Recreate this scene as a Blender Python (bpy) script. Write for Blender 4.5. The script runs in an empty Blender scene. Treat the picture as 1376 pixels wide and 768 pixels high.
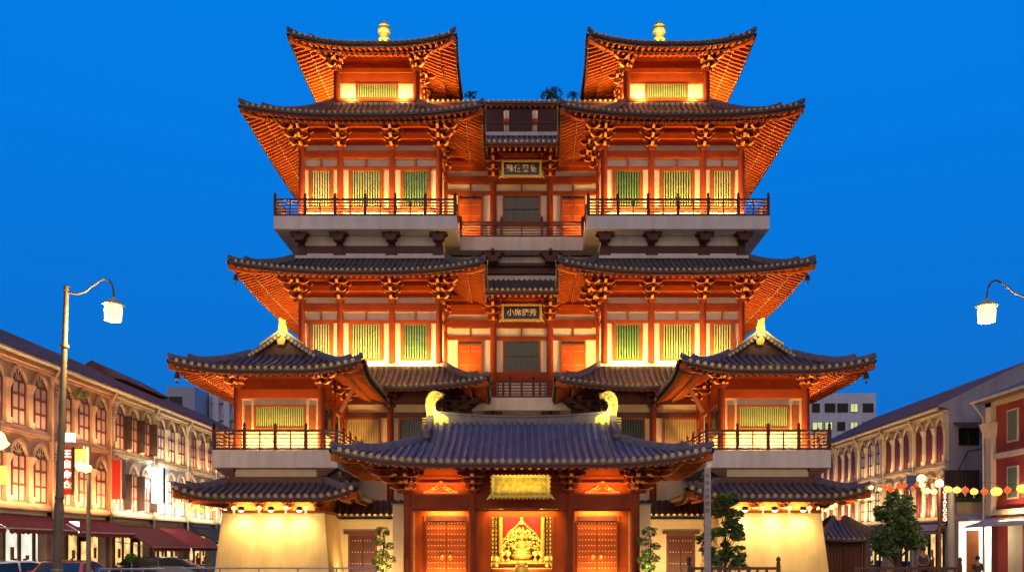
import bpy, math, random
from mathutils import Vector, Matrix
R = math.radians
rnd = random.Random(7)
scene = bpy.context.scene
COL = scene.collection

# ---------------------------------------------------------------- camera
EYE, F, CX, HY = 1.7, 1200.0, 701.0, 737.0
cam_d = bpy.data.cameras.new('camera'); cam = bpy.data.objects.new('camera', cam_d); COL.objects.link(cam)
cam.location = (0, 0, EYE); cam.rotation_euler = (R(90), 0, 0)
cam_d.sensor_width = 36; cam_d.lens = 36 * F / 1376
cam_d.shift_x = -(CX - 688) / 1376; cam_d.shift_y = (HY - 384) / 1376
cam_d.clip_end = 3000
scene.camera = cam

# ---------------------------------------------------------------- sky at dusk
w = bpy.data.worlds.new('World'); scene.world = w; w.use_nodes = True
nt = w.node_tree; nt.nodes.clear()
out = nt.nodes.new('ShaderNodeOutputWorld'); bg = nt.nodes.new('ShaderNodeBackground')
tc = nt.nodes.new('ShaderNodeTexCoord'); sep = nt.nodes.new('ShaderNodeSeparateXYZ')
nt.links.new(tc.outputs['Generated'], sep.inputs[0])
ramp = nt.nodes.new('ShaderNodeValToRGB')
ramp.color_ramp.elements[0].position = 0.0; ramp.color_ramp.elements[0].color = (0.008, 0.137, 0.48, 1)
ramp.color_ramp.elements[1].position = 0.62; ramp.color_ramp.elements[1].color = (0.0, 0.208, 0.79, 1)
e = ramp.color_ramp.elements.new(0.22); e.color = (0.003, 0.163, 0.64, 1)
e = ramp.color_ramp.elements.new(0.40); e.color = (0.001, 0.190, 0.735, 1)
nt.links.new(sep.outputs['Z'], ramp.inputs[0])
# the afterglow stands behind the camera: pale, low in the west
mr = nt.nodes.new('ShaderNodeMapRange'); mr.inputs['From Min'].default_value = 0.0; mr.inputs['From Max'].default_value = -0.9
nt.links.new(sep.outputs['Y'], mr.inputs['Value'])
mixc = nt.nodes.new('ShaderNodeMixRGB'); mixc.inputs[2].default_value = (0.30, 0.22, 0.20, 1)
nt.links.new(mr.outputs[0], mixc.inputs[0]); nt.links.new(ramp.outputs[0], mixc.inputs[1])
sky = nt.nodes.new('ShaderNodeTexSky'); sky.sky_type = 'NISHITA'; sky.sun_disc = False
sky.sun_elevation = R(1.0); sky.sun_rotation = R(180); sky.ozone_density = 6
addc = nt.nodes.new('ShaderNodeMixRGB'); addc.blend_type = 'ADD'; addc.inputs[0].default_value = 0.02
nt.links.new(mixc.outputs[0], addc.inputs[1]); nt.links.new(sky.outputs[0], addc.inputs[2])
nt.links.new(addc.outputs[0], bg.inputs[0]); bg.inputs[1].default_value = 1.0
nt.links.new(bg.outputs[0], out.inputs[0])

sd = bpy.data.lights.new('afterglow_sun', 'SUN'); sd.energy = 0.26; sd.angle = R(25); sd.color = (1.0, 0.72, 0.60)
so = bpy.data.objects.new('afterglow_sun', sd); COL.objects.link(so); so.rotation_euler = (R(72), 0, R(-8))

scene.view_settings.view_transform = 'Standard'; scene.view_settings.look = 'None'
scene.view_settings.exposure = 0; scene.view_settings.gamma = 1
cy = scene.cycles
cy.use_denoising = True; cy.max_bounces = 5; cy.diffuse_bounces = 3; cy.glossy_bounces = 2; cy.transmission_bounces = 2
cy.sample_clamp_indirect = 4.0; cy.caustics_reflective = False; cy.caustics_refractive = False

# ---------------------------------------------------------------- helpers
def Z(py, Y): return EYE + (HY - py) * Y / F          # height of photo row py at distance Y
def X(px, Y): return (px - CX) * Y / F

def mat(name, col, rough=0.6, var=0.12, scale=3.0, bump=0.0, bscale=40.0, metal=0.0, emit=None, estr=0.0, coat=0.0, streak=0.0, spec=.5):
    m = bpy.data.materials.new(name); m.use_nodes = True
    t = m.node_tree; b = t.nodes['Principled BSDF']
    b.inputs['Roughness'].default_value = rough; b.inputs['Metallic'].default_value = metal
    b.inputs['Specular IOR Level'].default_value = spec
    if coat: b.inputs['Coat Weight'].default_value = coat
    if emit:
        b.inputs['Emission Color'].default_value = (*emit, 1); b.inputs['Emission Strength'].default_value = estr
    co = t.nodes.new('ShaderNodeTexCoord')
    n = t.nodes.new('ShaderNodeTexNoise'); n.inputs['Scale'].default_value = scale; n.inputs['Detail'].default_value = 6
    t.links.new(co.outputs['Object'], n.inputs['Vector'])
    r = t.nodes.new('ShaderNodeValToRGB')
    r.color_ramp.elements[0].position = 0.3; r.color_ramp.elements[1].position = 0.72
    r.color_ramp.elements[0].color = tuple(max(0, c * (1 - var)) for c in col) + (1,)
    r.color_ramp.elements[1].color = tuple(min(1, c * (1 + var * .8)) for c in col) + (1,)
    t.links.new(n.outputs['Fac'], r.inputs[0])
    last = r.outputs[0]
    if streak:
        mp = t.nodes.new('ShaderNodeMapping'); mp.inputs['Scale'].default_value = (1.0, 1.0, 0.16)
        n2 = t.nodes.new('ShaderNodeTexNoise'); n2.inputs['Scale'].default_value = 2.2; n2.inputs['Detail'].default_value = 5
        t.links.new(co.outputs['Object'], mp.inputs[0]); t.links.new(mp.outputs[0], n2.inputs['Vector'])
        r2 = t.nodes.new('ShaderNodeValToRGB'); r2.color_ramp.elements[0].position = .35; r2.color_ramp.elements[1].position = .6
        k = 1 - streak
        r2.color_ramp.elements[0].color = (k, k * .97, k * .92, 1); r2.color_ramp.elements[1].color = (1, 1, 1, 1)
        t.links.new(n2.outputs['Fac'], r2.inputs[0])
        mx = t.nodes.new('ShaderNodeMixRGB'); mx.blend_type = 'MULTIPLY'; mx.inputs[0].default_value = 1
        t.links.new(last, mx.inputs[1]); t.links.new(r2.outputs[0], mx.inputs[2]); last = mx.outputs[0]
    t.links.new(last, b.inputs['Base Color'])
    if bump:
        n3 = t.nodes.new('ShaderNodeTexNoise'); n3.inputs['Scale'].default_value = bscale; n3.inputs['Detail'].default_value = 4
        t.links.new(co.outputs['Object'], n3.inputs['Vector'])
        bp = t.nodes.new('ShaderNodeBump'); bp.inputs['Strength'].default_value = bump; bp.inputs['Distance'].default_value = .02
        t.links.new(n3.outputs['Fac'], bp.inputs['Height']); t.links.new(bp.outputs[0], b.inputs['Normal'])
    return m

def emat(name, col, s, var=0.0, scale=6):
    m = bpy.data.materials.new(name); m.use_nodes = True
    t = m.node_tree; b = t.nodes['Principled BSDF']
    b.inputs['Base Color'].default_value = (*[min(1, c) * .6 for c in col], 1); b.inputs['Emission Strength'].default_value = s
    b.inputs['Emission Color'].default_value = (*col, 1)
    if var:
        co = t.nodes.new('ShaderNodeTexCoord'); n = t.nodes.new('ShaderNodeTexNoise'); n.inputs['Scale'].default_value = scale
        t.links.new(co.outputs['Object'], n.inputs['Vector'])
        r = t.nodes.new('ShaderNodeValToRGB'); r.color_ramp.elements[0].position = .35; r.color_ramp.elements[1].position = .65
        r.color_ramp.elements[0].color = (*[c * (1 - var) for c in col], 1); r.color_ramp.elements[1].color = (*col, 1)
        t.links.new(n.outputs['Fac'], r.inputs[0]); t.links.new(r.outputs[0], b.inputs['Emission Color'])
    return m

def tile_mat(name, col, rough=.32, period=0.115):
    m = mat(name, col, rough, .35, 1.6)
    t = m.node_tree; b = t.nodes['Principled BSDF']
    co = t.nodes.new('ShaderNodeTexCoord'); wv = t.nodes.new('ShaderNodeTexWave'); wv.bands_direction = 'Z'; wv.wave_profile = 'SAW'
    wv.inputs['Scale'].default_value = 0.314 / period; wv.inputs['Distortion'].default_value = .3
    t.links.new(co.outputs['Object'], wv.inputs['Vector'])
    bp = t.nodes.new('ShaderNodeBump'); bp.inputs['Strength'].default_value = .55; bp.inputs['Distance'].default_value = .03
    t.links.new(wv.outputs['Fac'], bp.inputs['Height']); t.links.new(bp.outputs[0], b.inputs['Normal'])
    return m

M = dict(
    tile=tile_mat('glazed_tile', (.115, .096, .100), .40),
    ridge=mat('ridge_tile', (.17, .145, .15), .42, .3, 4, .3, 12),
    tile_end=mat('tile_end_glaze', (.60, .47, .22), .35, .4, 9, metal=.1),
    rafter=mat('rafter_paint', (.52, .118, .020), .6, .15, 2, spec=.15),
    rafter_tip=mat('rafter_tip_paint', (.92, .74, .42), .5, .1, 6),
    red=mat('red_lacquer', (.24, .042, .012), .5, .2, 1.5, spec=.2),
    red_dark=mat('dark_and_shaded_red', (.085, .016, .014), .5, .25, 2),  # dark red; corbels and balcony undersides carry their shade in this colour
    frieze=mat('vermilion_frieze', (.42, .078, .013), .6, .2, 1.2, spec=.15),
    frame=mat('brown_frame', (.24, .070, .016), .5, .2, 3, spec=.2),
    cream=mat('cream_plaster', (.78, .65, .44), .75, .08, .7, .15, 30, streak=.07),
    white=mat('white_plaster', (.88, .80, .66), .75, .08, .8, .12, 30, streak=.10),
    ceiling=mat('slab_white', (.82, .76, .68), .75, .08, .5, .1, 20, streak=.13),
    slat_green=mat('dark_green_slat', (.10, .22, .06), .5, .3, 3), slat_pale=mat('pale_green_slat', (.46, .46, .24), .5, .2, 3), slat=mat('green_slat', (.30, .38, .15), .5, .2, 3),
    dark=mat('dark_glass', (.012, .02, .018), .15, .3, 2),
    gold=mat('gilding', (.90, .64, .13), .36, .3, 14, .6, 22, metal=.3),
    goldp=mat('gold_panel', (.50, .36, .03), .35, .45, 6, .8, 18, metal=.3),
    door=mat('vermilion_door', (.44, .085, .012), .5, .2, 1.4, spec=.15),
    stud=mat('door_stud', (.85, .72, .42), .35, .1, 4, metal=.3),
    black=mat('black_lacquer', (.012, .011, .010), .3, .3, 4),
    steel=mat('brushed_steel', (.42, .40, .38), .35, .15, 5, metal=.8),
    pole=mat('pole_paint', (.16, .12, .06), .5, .25, 3),
    bronze=mat('bronze', (.06, .05, .03), .4, .2, 6, metal=.7),
    wood=mat('brown_wood', (.13, .045, .022), .55, .25, 5, .3, 30),
    bark=mat('bark', (.09, .06, .04), .85, .3, 6, .6, 20),
    leaf=mat('leaf_green', (.09, .16, .025), .5, .6, 2.5),
    leafy=mat('leaf_yellow_green', (.22, .24, .03), .5, .4, 2.5),
    stone=mat('granite', (.34, .31, .27), .7, .15, 5, .2, 40),
)

def wloc(o):
    v = Vector((0, 0, 0))
    while o is not None:
        v += o.location; o = o.parent
    return v

def tag(o, label=None, cat=None, group=None, kind=None):
    if label: o['label'] = label
    if cat: o['category'] = cat
    if group: o['group'] = group
    if kind: o['kind'] = kind
    return o

def thing(name, label, cat, loc=(0, 0, 0), group=None):
    o = bpy.data.objects.new(name, None); COL.objects.link(o); o.location = loc; o.empty_display_size = .3
    return tag(o, label, cat, group)

def copy_tree(o, parent=None):
    c = o.copy(); COL.objects.link(c); c.parent = parent
    for ch in list(o.children): copy_tree(ch, c)
    return c

class MB:
    """collects faces in world coordinates; T maps every point on the way in"""
    def __init__(s, T=None): s.v = []; s.f = []; s.T = T
    def add(s, vs, fs):
        n = len(s.v); T = s.T
        s.v += [T(*p) if T else tuple(p) for p in vs]
        s.f += [tuple(i + n for i in f) for f in fs]
    def box(s, x0, x1, y0, y1, z0, z1):
        s.add([(x0, y0, z0), (x1, y0, z0), (x1, y1, z0), (x0, y1, z0), (x0, y0, z1), (x1, y0, z1), (x1, y1, z1), (x0, y1, z1)],
              [(0, 3, 2, 1), (4, 5, 6, 7), (0, 1, 5, 4), (1, 2, 6, 5), (2, 3, 7, 6), (3, 0, 4, 7)])
    def hexa(s, b, t):   # four bottom points, four top points
        s.add(list(b) + list(t), [(0, 3, 2, 1), (4, 5, 6, 7), (0, 1, 5, 4), (1, 2, 6, 5), (2, 3, 7, 6), (3, 0, 4, 7)])
    def frus(s, x, y, z0, z1, w0, d0, w1, d1):
        s.hexa([(x - w0, y - d0, z0), (x + w0, y - d0, z0), (x + w0, y + d0, z0), (x - w0, y + d0, z0)],
               [(x - w1, y - d1, z1), (x + w1, y - d1, z1), (x + w1, y + d1, z1), (x - w1, y + d1, z1)])
    def prism(s, poly, y0, y1, axis='y'):
        n = len(poly)
        if axis == 'y': a = [(p[0], y0, p[1]) for p in poly]; b = [(p[0], y1, p[1]) for p in poly]
        elif axis == 'x': a = [(y0, p[0], p[1]) for p in poly]; b = [(y1, p[0], p[1]) for p in poly]
        else: a = [(p[0], p[1], y0) for p in poly]; b = [(p[0], p[1], y1) for p in poly]
        s.add(a + b, [tuple(range(n)), tuple(range(2 * n - 1, n - 1, -1))] + [(i, i + n, (i + 1) % n + n, (i + 1) % n) for i in range(n)])
    def lathe(s, prof, x, y, z, n=12):
        vs = []; fs = []; k = len(prof)
        for r, h in prof:
            for i in range(n):
                a = 2 * math.pi * i / n; vs.append((x + r * math.cos(a), y + r * math.sin(a), z + h))
        for j in range(k - 1):
            for i in range(n):
                fs.append((j * n + i, j * n + (i + 1) % n, (j + 1) * n + (i + 1) % n, (j + 1) * n + i))
        fs.append(tuple(range(n - 1, -1, -1))); fs.append(tuple(range((k - 1) * n, k * n)))
        s.add(vs, fs)
    def cyl(s, x, y, z0, z1, r, r1=None, n=14): s.lathe([(r, 0), (r if r1 is None else r1, z1 - z0)], x, y, z0, n)
    def tube(s, pts, r, n=6, r1=None):
        pts = [Vector(p) for p in pts]; vs = []; fs = []; m = len(pts)
        for j, p in enumerate(pts):
            d = (pts[min(j + 1, m - 1)] - pts[max(j - 1, 0)]).normalized()
            up = Vector((0, 0, 1)) if abs(d.z) < .95 else Vector((1, 0, 0))
            a = d.cross(up).normalized(); b = a.cross(d)
            rr = r if r1 is None else r + (r1 - r) * j / (m - 1)
            for i in range(n):
                t = 2 * math.pi * (i + .5) / n; vs.append(tuple(p + a * rr * math.cos(t) + b * rr * math.sin(t)))
        for j in range(m - 1):
            for i in range(n):
                fs.append((j * n + i, j * n + (i + 1) % n, (j + 1) * n + (i + 1) % n, (j + 1) * n + i))
        fs.append(tuple(range(n - 1, -1, -1))); fs.append(tuple(range((m - 1) * n, m * n)))
        s.add(vs, fs)
    def sweep(s, pts, prof, side=None, closed=True, caps=True):
        """prof: (across, up) points; swept along pts, up stays near z"""
        pts = [Vector(p) for p in pts]; m = len(pts); k = len(prof); vs = []; fs = []
        for j, p in enumerate(pts):
            d = (pts[min(j + 1, m - 1)] - pts[max(j - 1, 0)]).normalized()
            a = side if side is not None else d.cross(Vector((0, 0, 1))).normalized()
            u = a.cross(d).normalized()
            for q in prof: vs.append(tuple(p + a * q[0] + u * q[1]))
        for j in range(m - 1):
            for i in range(k if closed else k - 1):
                fs.append((j * k + i, j * k + (i + 1) % k, (j + 1) * k + (i + 1) % k, (j + 1) * k + i))
        if caps: fs.append(tuple(range(k - 1, -1, -1))); fs.append(tuple(range((m - 1) * k, m * k)))
        s.add(vs, fs)
    def sphere(s, c, r, n=10, m=7, sz=1.0):
        prof = [(max(.0005, r * math.sin(math.pi * i / m)), -r * sz * math.cos(math.pi * i / m)) for i in range(m + 1)]
        s.lathe(prof, c[0], c[1], c[2], n)
    def disc(s, c, nrm, r, th, n=8):
        c = Vector(c); nrm = Vector(nrm).normalized(); s.tube([c, c + nrm * th], r, n)
    def mesh(s, name, off=(0, 0, 0)):
        me = bpy.data.meshes.new(name); off = Vector(off)
        me.from_pydata([(p[0] - off[0], p[1] - off[1], p[2] - off[2]) for p in s.v], [], s.f); me.update()
        return me
    def build(s, name, m, parent=None, smooth=False, bevel=0, extra=None):
        off = wloc(parent) if parent else (0, 0, 0)
        n0 = len(s.f)
        if extra: s.add(extra[0].v, extra[0].f)
        me = s.mesh(name, off)
        o = bpy.data.objects.new(name, me); COL.objects.link(o); o.parent = parent
        me.materials.append(m)
        if extra:
            me.materials.append(extra[1]); me.polygons.foreach_set('material_index', [0] * n0 + [1] * (len(s.f) - n0))
        if smooth:
            me.polygons.foreach_set('use_smooth', [True] * len(me.polygons))
            try: me.set_sharp_from_angle(angle=R(35))
            except Exception: pass
        if bevel:
            b = o.modifiers.new('bevel', 'BEVEL'); b.width = bevel; b.segments = 2; b.limit_method = 'ANGLE'
        return o

def place(mesh, name, parent, loc, rz=0, scale=None, m=None):
    o = bpy.data.objects.new(name, mesh); COL.objects.link(o); o.parent = parent
    o.location = Vector(loc) - (wloc(parent) if parent else Vector((0, 0, 0))); o.rotation_euler = (0, 0, rz)
    if scale: o.scale = scale
    return o

def text_mesh(body, size, name, m, parent, loc, rot=(90, 0, 0), depth=.015, bold=0.0):
    c = bpy.data.curves.new(name, 'FONT'); c.body = body; c.size = size; c.extrude = depth; c.align_x = 'CENTER'; c.align_y = 'CENTER'; c.offset = bold
    t = bpy.data.objects.new(name, c); COL.objects.link(t)
    bpy.context.view_layer.update()
    me = bpy.data.meshes.new_from_object(t.evaluated_get(bpy.context.evaluated_depsgraph_get()))
    bpy.data.objects.remove(t); me.materials.clear(); me.materials.append(m)
    o = bpy.data.objects.new(name, me); COL.objects.link(o); o.parent = parent
    o.location = Vector(loc) - (wloc(parent) if parent else Vector((0, 0, 0))); o.rotation_euler = tuple(R(a) for a in rot)
    return o

K_LIGHT = 3.5
WARM = (1.0, 0.54, 0.14); WARMY = (1.0, 0.64, 0.25)
def area(loc, sx, sy, energy, aim, color=WARM, name='flood_or_fill_glow', spread=None, parent=None):
    d = bpy.data.lights.new(name, 'AREA'); d.shape = 'RECTANGLE'; d.size, d.size_y = (sy, sx) if abs(aim[0]) > abs(aim[1]) else (sx, sy); d.energy = energy * K_LIGHT; d.color = color
    if spread: d.spread = R(spread)
    o = bpy.data.objects.new(name, d); COL.objects.link(o); o.location = loc
    dr = Vector(aim).normalized(); q = dr.to_track_quat('-Z', 'Y'); 
    # keep the long side level
    xax = Vector((0, 0, 1)).cross(dr)
    if xax.length < .05: xax = Vector((1, 0, 0))
    if abs(aim[0]) > abs(aim[1]): pass
    xax.normalize(); zax = -dr; yax = zax.cross(xax).normalized(); xax = yax.cross(zax)
    mt = Matrix((xax, yax, zax)).transposed(); o.rotation_euler = mt.to_euler()
    return o
def point(loc, energy, color=WARMY, r=.12, name='lamp_glow'):
    d = bpy.data.lights.new(name, 'POINT'); d.energy = energy; d.color = color; d.shadow_soft_size = r
    o = bpy.data.objects.new(name, d); COL.objects.link(o); o.location = loc
    return o
# ================================================================ roofs
RIB = [(-.075, 0), (-.055, .07), (0, .098), (.055, .07), (.075, 0)]
def roof(parent, ex0, ex1, ey0, ey1, tx0, tx1, ty0, ty1, ze, zt, lift=.55, A=1.35, curve=.5, sides='FLRB', vt=None,
         xclip=None, yclip=None, sp=.31, rafters=True, wall=None, hips='1234', label=None, rib=1.0, tm='tile'):
    """hipped roof with curved slopes and raised corners. vt: how far past the hip line each side runs (gable part)."""
    vt = vt or {}
    rise = zt - ze
    run = {'F': ty0 - ey0, 'B': ey1 - ty1, 'L': tx0 - ex0, 'R': ex1 - tx1}
    big = 1e9
    def h(v, a):
        g = max(0.0, 1 - max(a, 0) / A) ** 2 * lift * max(0.0, 1 - v) ** 1.2 if a < A else 0
        return ze + rise * ((1 - curve) * v + curve * v * v) + g
    def corner_a(side, s):
        if side in 'FB':
            aL = (s - ex0) / run['L'] if run['L'] > .01 and ('L' in sides or '1' in hips or '4' in hips) else big
            aR = (ex1 - s) / run['R'] if run['R'] > .01 and ('R' in sides or '2' in hips or '3' in hips) else big
        else:
            aL = (s - ey0) / run['F'] if run['F'] > .01 and 'F' in sides else big
            aR = (ey1 - s) / run['B'] if run['B'] > .01 and 'B' in sides else big
        return aL, aR
    def P(side, s, v):
        aL, aR = corner_a(side, s); a = min(aL, aR); z = h(v, a)
        o = .12 * max(0.0, 1 - a / .9) ** 2 * max(0.0, 1 - v) if a < .9 else 0   # corners reach out a little
        if side == 'F': return Vector((s, ey0 + v * run['F'] - o, z))
        if side == 'B': return Vector((s, ey1 - v * run['B'] + o, z))
        if side == 'L': return Vector((ex0 + v * run['L'] - o, s, z))
        return Vector((ex1 - v * run['R'] + o, s, z))
    def vmax(side, s):
        aL, aR = corner_a(side, s); a = min(aL, aR)
        t = vt.get(side, 1.0)
        if a >= 1.0 - 1e-6: return t
        return max(a, 0.0)
    nrm = {'F': Vector((0, -1, 0)), 'B': Vector((0, 1, 0)), 'L': Vector((-1, 0, 0)), 'R': Vector((1, 0, 0))}
    alg = {'F': Vector((1, 0, 0)), 'B': Vector((1, 0, 0)), 'L': Vector((0, 1, 0)), 'R': Vector((0, 1, 0))}
    tile = MB(); ends = MB(); raf = MB(); tips = MB(); sof = MB()
    for sd in sides:
        s0, s1 = (ex0, ex1) if sd in 'FB' else (ey0, ey1)
        if sd in 'FB' and xclip: s0, s1 = max(s0, xclip[0]), min(s1, xclip[1])
        if sd in 'LR' and yclip: s0, s1 = max(s0, yclip[0]), min(s1, yclip[1])
        brk = [s0, s1]
        for q in ((tx0, tx1) if sd in 'FB' else (ty0, ty1)):
            if s0 < q < s1: brk.append(q)
        brk.sort(); cols = []
        for a, b in zip(brk, brk[1:]):
            k = max(2, int((b - a) / .5)); cols += [(a + (b - a) * i / k) for i in range(k)]
        cols.append(s1); n = 8; T = -.02
        eps = 1e-4
        # the pan surface, top and underside
        for c0, c1 in zip(cols, cols[1:]):
            m0 = vmax(sd, c0 + eps); m1 = vmax(sd, c1 - eps)
            if c0 in brk and m0 < vt.get(sd, 1) and vt.get(sd, 1) > 1: pass
            for j in range(n):
                q = [P(sd, c0, m0 * j / n), P(sd, c1, m1 * j / n), P(sd, c1, m1 * (j + 1) / n), P(sd, c0, m0 * (j + 1) / n)]
                tile.add([tuple(p) for p in q], [(0, 1, 2, 3)])
            e0, e1 = P(sd, c0, 0), P(sd, c1, 0)
            dn = Vector((0, 0, -.13))
            tile.add([tuple(e0), tuple(e1), tuple(e1 + dn), tuple(e0 + dn)], [(3, 2, 1, 0)])
            # soffit board and fascia
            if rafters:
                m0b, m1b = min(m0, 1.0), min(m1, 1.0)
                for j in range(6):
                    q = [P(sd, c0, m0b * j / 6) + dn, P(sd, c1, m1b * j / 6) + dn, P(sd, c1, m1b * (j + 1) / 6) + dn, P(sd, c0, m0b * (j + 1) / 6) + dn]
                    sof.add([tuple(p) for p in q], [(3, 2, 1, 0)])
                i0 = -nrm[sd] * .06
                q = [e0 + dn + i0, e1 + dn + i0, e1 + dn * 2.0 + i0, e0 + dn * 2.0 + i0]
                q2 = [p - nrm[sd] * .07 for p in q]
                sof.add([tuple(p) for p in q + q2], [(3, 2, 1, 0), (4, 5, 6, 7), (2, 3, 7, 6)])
        # barrel tile rows with round end caps
        k = int((s1 - s0) / sp); off = ((s1 - s0) - k * sp) / 2
        for i in range(k + 1):
            s = s0 + off + i * sp
            vm = vmax(sd, s)
            if vm * run[sd] < .12: continue
            ns = max(2, min(8, int(vm * run[sd] / .6) + 1))
            pts = [P(sd, s, vm * j / ns) for j in range(ns + 1)]
            pts[0] = pts[0] + nrm[sd] * .03
            tile.sweep(pts, [(q[0] * rib, q[1] * rib) for q in RIB], side=alg[sd] if sd in 'FR' else -alg[sd], closed=False)
            d = (pts[0] - pts[1]).normalized()
            ends.disc(pts[0] + Vector((0, 0, .02)), d, .078 * rib, .04, 8)
            # hanging drip tile between rows
            sh = s + sp / 2
            if sh < s1 - .05 and vmax(sd, sh) > .02:
                c = P(sd, sh, 0) + nrm[sd] * .02; a_ = alg[sd]
                tri = [c - a_ * .085 + Vector((0, 0, .01)), c + a_ * .085 + Vector((0, 0, .01)), c + Vector((0, 0, -.12))]
                b_ = [p + nrm[sd] * .02 for p in tri]
                tile.add([tuple(p) for p in tri + b_], [(0, 1, 2), (5, 4, 3), (0, 3, 4, 1), (1, 4, 5, 2), (2, 5, 3, 0)])
        if rafters:
            rsp = .34; k = int((s1 - s0) / rsp); off = ((s1 - s0) - k * rsp) / 2
            for i in range(k + 1):
                s = s0 + off + i * rsp
                vm = min(vmax(sd, s), 1.0); D = vm * run[sd]
                wv = (wall if wall else 2.9) 
                # flying rafter, then the eave rafter one step lower
                for lay, (d0, d1, drop) in enumerate(((.14, 1.35, .20), (1.0, wv, .40))):
                    if D < d0 + .1: continue
                    d1 = min(d1, D)
                    if d1 - d0 < .1: continue
                    st = 1 if lay == 0 else 3
                    pts = [P(sd, s, (d0 + (d1 - d0) * q / st) / run[sd]) + Vector((0, 0, -drop - .03)) for q in range(st + 1)]
                    hw = .058
                    raf.sweep(pts, [(-hw, -.09), (hw, -.09), (hw, .07), (-hw, .07)], side=alg[sd] if sd in 'FR' else -alg[sd])
                    d = (pts[0] - pts[1]).normalized(); c = pts[0]
                    a_ = alg[sd]
                    tips.add([tuple(c + a_ * u_ * .056 + Vector((0, 0, w_ * .075)) + d * t_) for t_ in (0.002, .02) for u_, w_ in ((-1, -1), (1, -1), (1, 1), (-1, 1))],
                             [(3, 2, 1, 0), (4, 5, 6, 7), (0, 1, 5, 4), (1, 2, 6, 5), (2, 3, 7, 6), (3, 0, 4, 7)])
            # purlin closing the gap between the two rows
            ps = []
            kk = max(3, int((s1 - s0) / .6))
            for i in range(kk + 1):
                s = s0 + (s1 - s0) * i / kk
                vm = min(vmax(sd, s), 1.0)
                if vm * run[sd] >= 1.12: ps.append(P(sd, s, 1.14 / run[sd]) + Vector((0, 0, -.33)))
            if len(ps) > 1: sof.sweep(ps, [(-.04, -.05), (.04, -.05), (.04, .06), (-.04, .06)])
    ro = tile.build('tiled_roof', M[tm], parent, extra=(ends, M['tile_end']))
    if label: ro['label'] = label
    if rafters:
        # hip beams under the corners
        for c, (sd, s) in {'1': ('F', ex0), '2': ('F', ex1), '3': ('B', ex1), '4': ('B', ex0)}.items():
            if c not in hips or sd not in sides: continue
            sg = 1 if s == ex0 else -1; rr = run['L'] if s == ex0 else run['R']
            if rr < .1: continue
            pts = [P(sd, s + sg * rr * t, t) + Vector((0, 0, -.34)) for t in (.01, .1, .25, .45, .7)]
            raf.sweep(pts, [(-.12, -.14), (.12, -.14), (.12, .12), (-.12, .12)])
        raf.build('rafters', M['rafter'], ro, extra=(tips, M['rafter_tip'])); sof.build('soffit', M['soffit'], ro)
    # hip ridges: a long inner run with an upturned end, a lower outer run
    for c, (sd, s) in {'1': ('F', ex0), '2': ('F', ex1), '3': ('B', ex1), '4': ('B', ex0)}.items():
        if c not in hips or sd not in sides: continue
        sg = 1 if s == ex0 else -1; rr = run['L'] if s == ex0 else run['R']
        if rr < .1: continue
        hr = MB()
        def hp(t, up=0.0): return P(sd, s + sg * rr * t, t) + Vector((0, 0, .05 + up))
        t1 = .27
        pr = [(-.10, -.05), (.10, -.05), (.10, .20), (.05, .28), (-.05, .28), (-.10, .20)]
        hr.sweep([hp(-.01, .03), hp(0.01, .02), hp(.05, .01), hp(.12), hp(t1 + .05)], [(a * .75, b * .7) for a, b in pr])
        hr.sweep([hp(t1 - .05, .12), hp(t1, .06), hp(t1 + .06, .02)] + [hp(t1 + .12 + (1 - t1 - .12) * q / 6) for q in range(7)], pr)
        hr.frus(*hp(t1 - .04).to_tuple()[:2], hp(t1 - .04, .25).z, hp(t1 - .04, .25).z + .12, .07, .07, .03, .03)
        hr.build('hip_ridge', M['ridge'], ro)
    ro_data = dict(P=P, obj=ro, h=h)
    return ro_data

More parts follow.
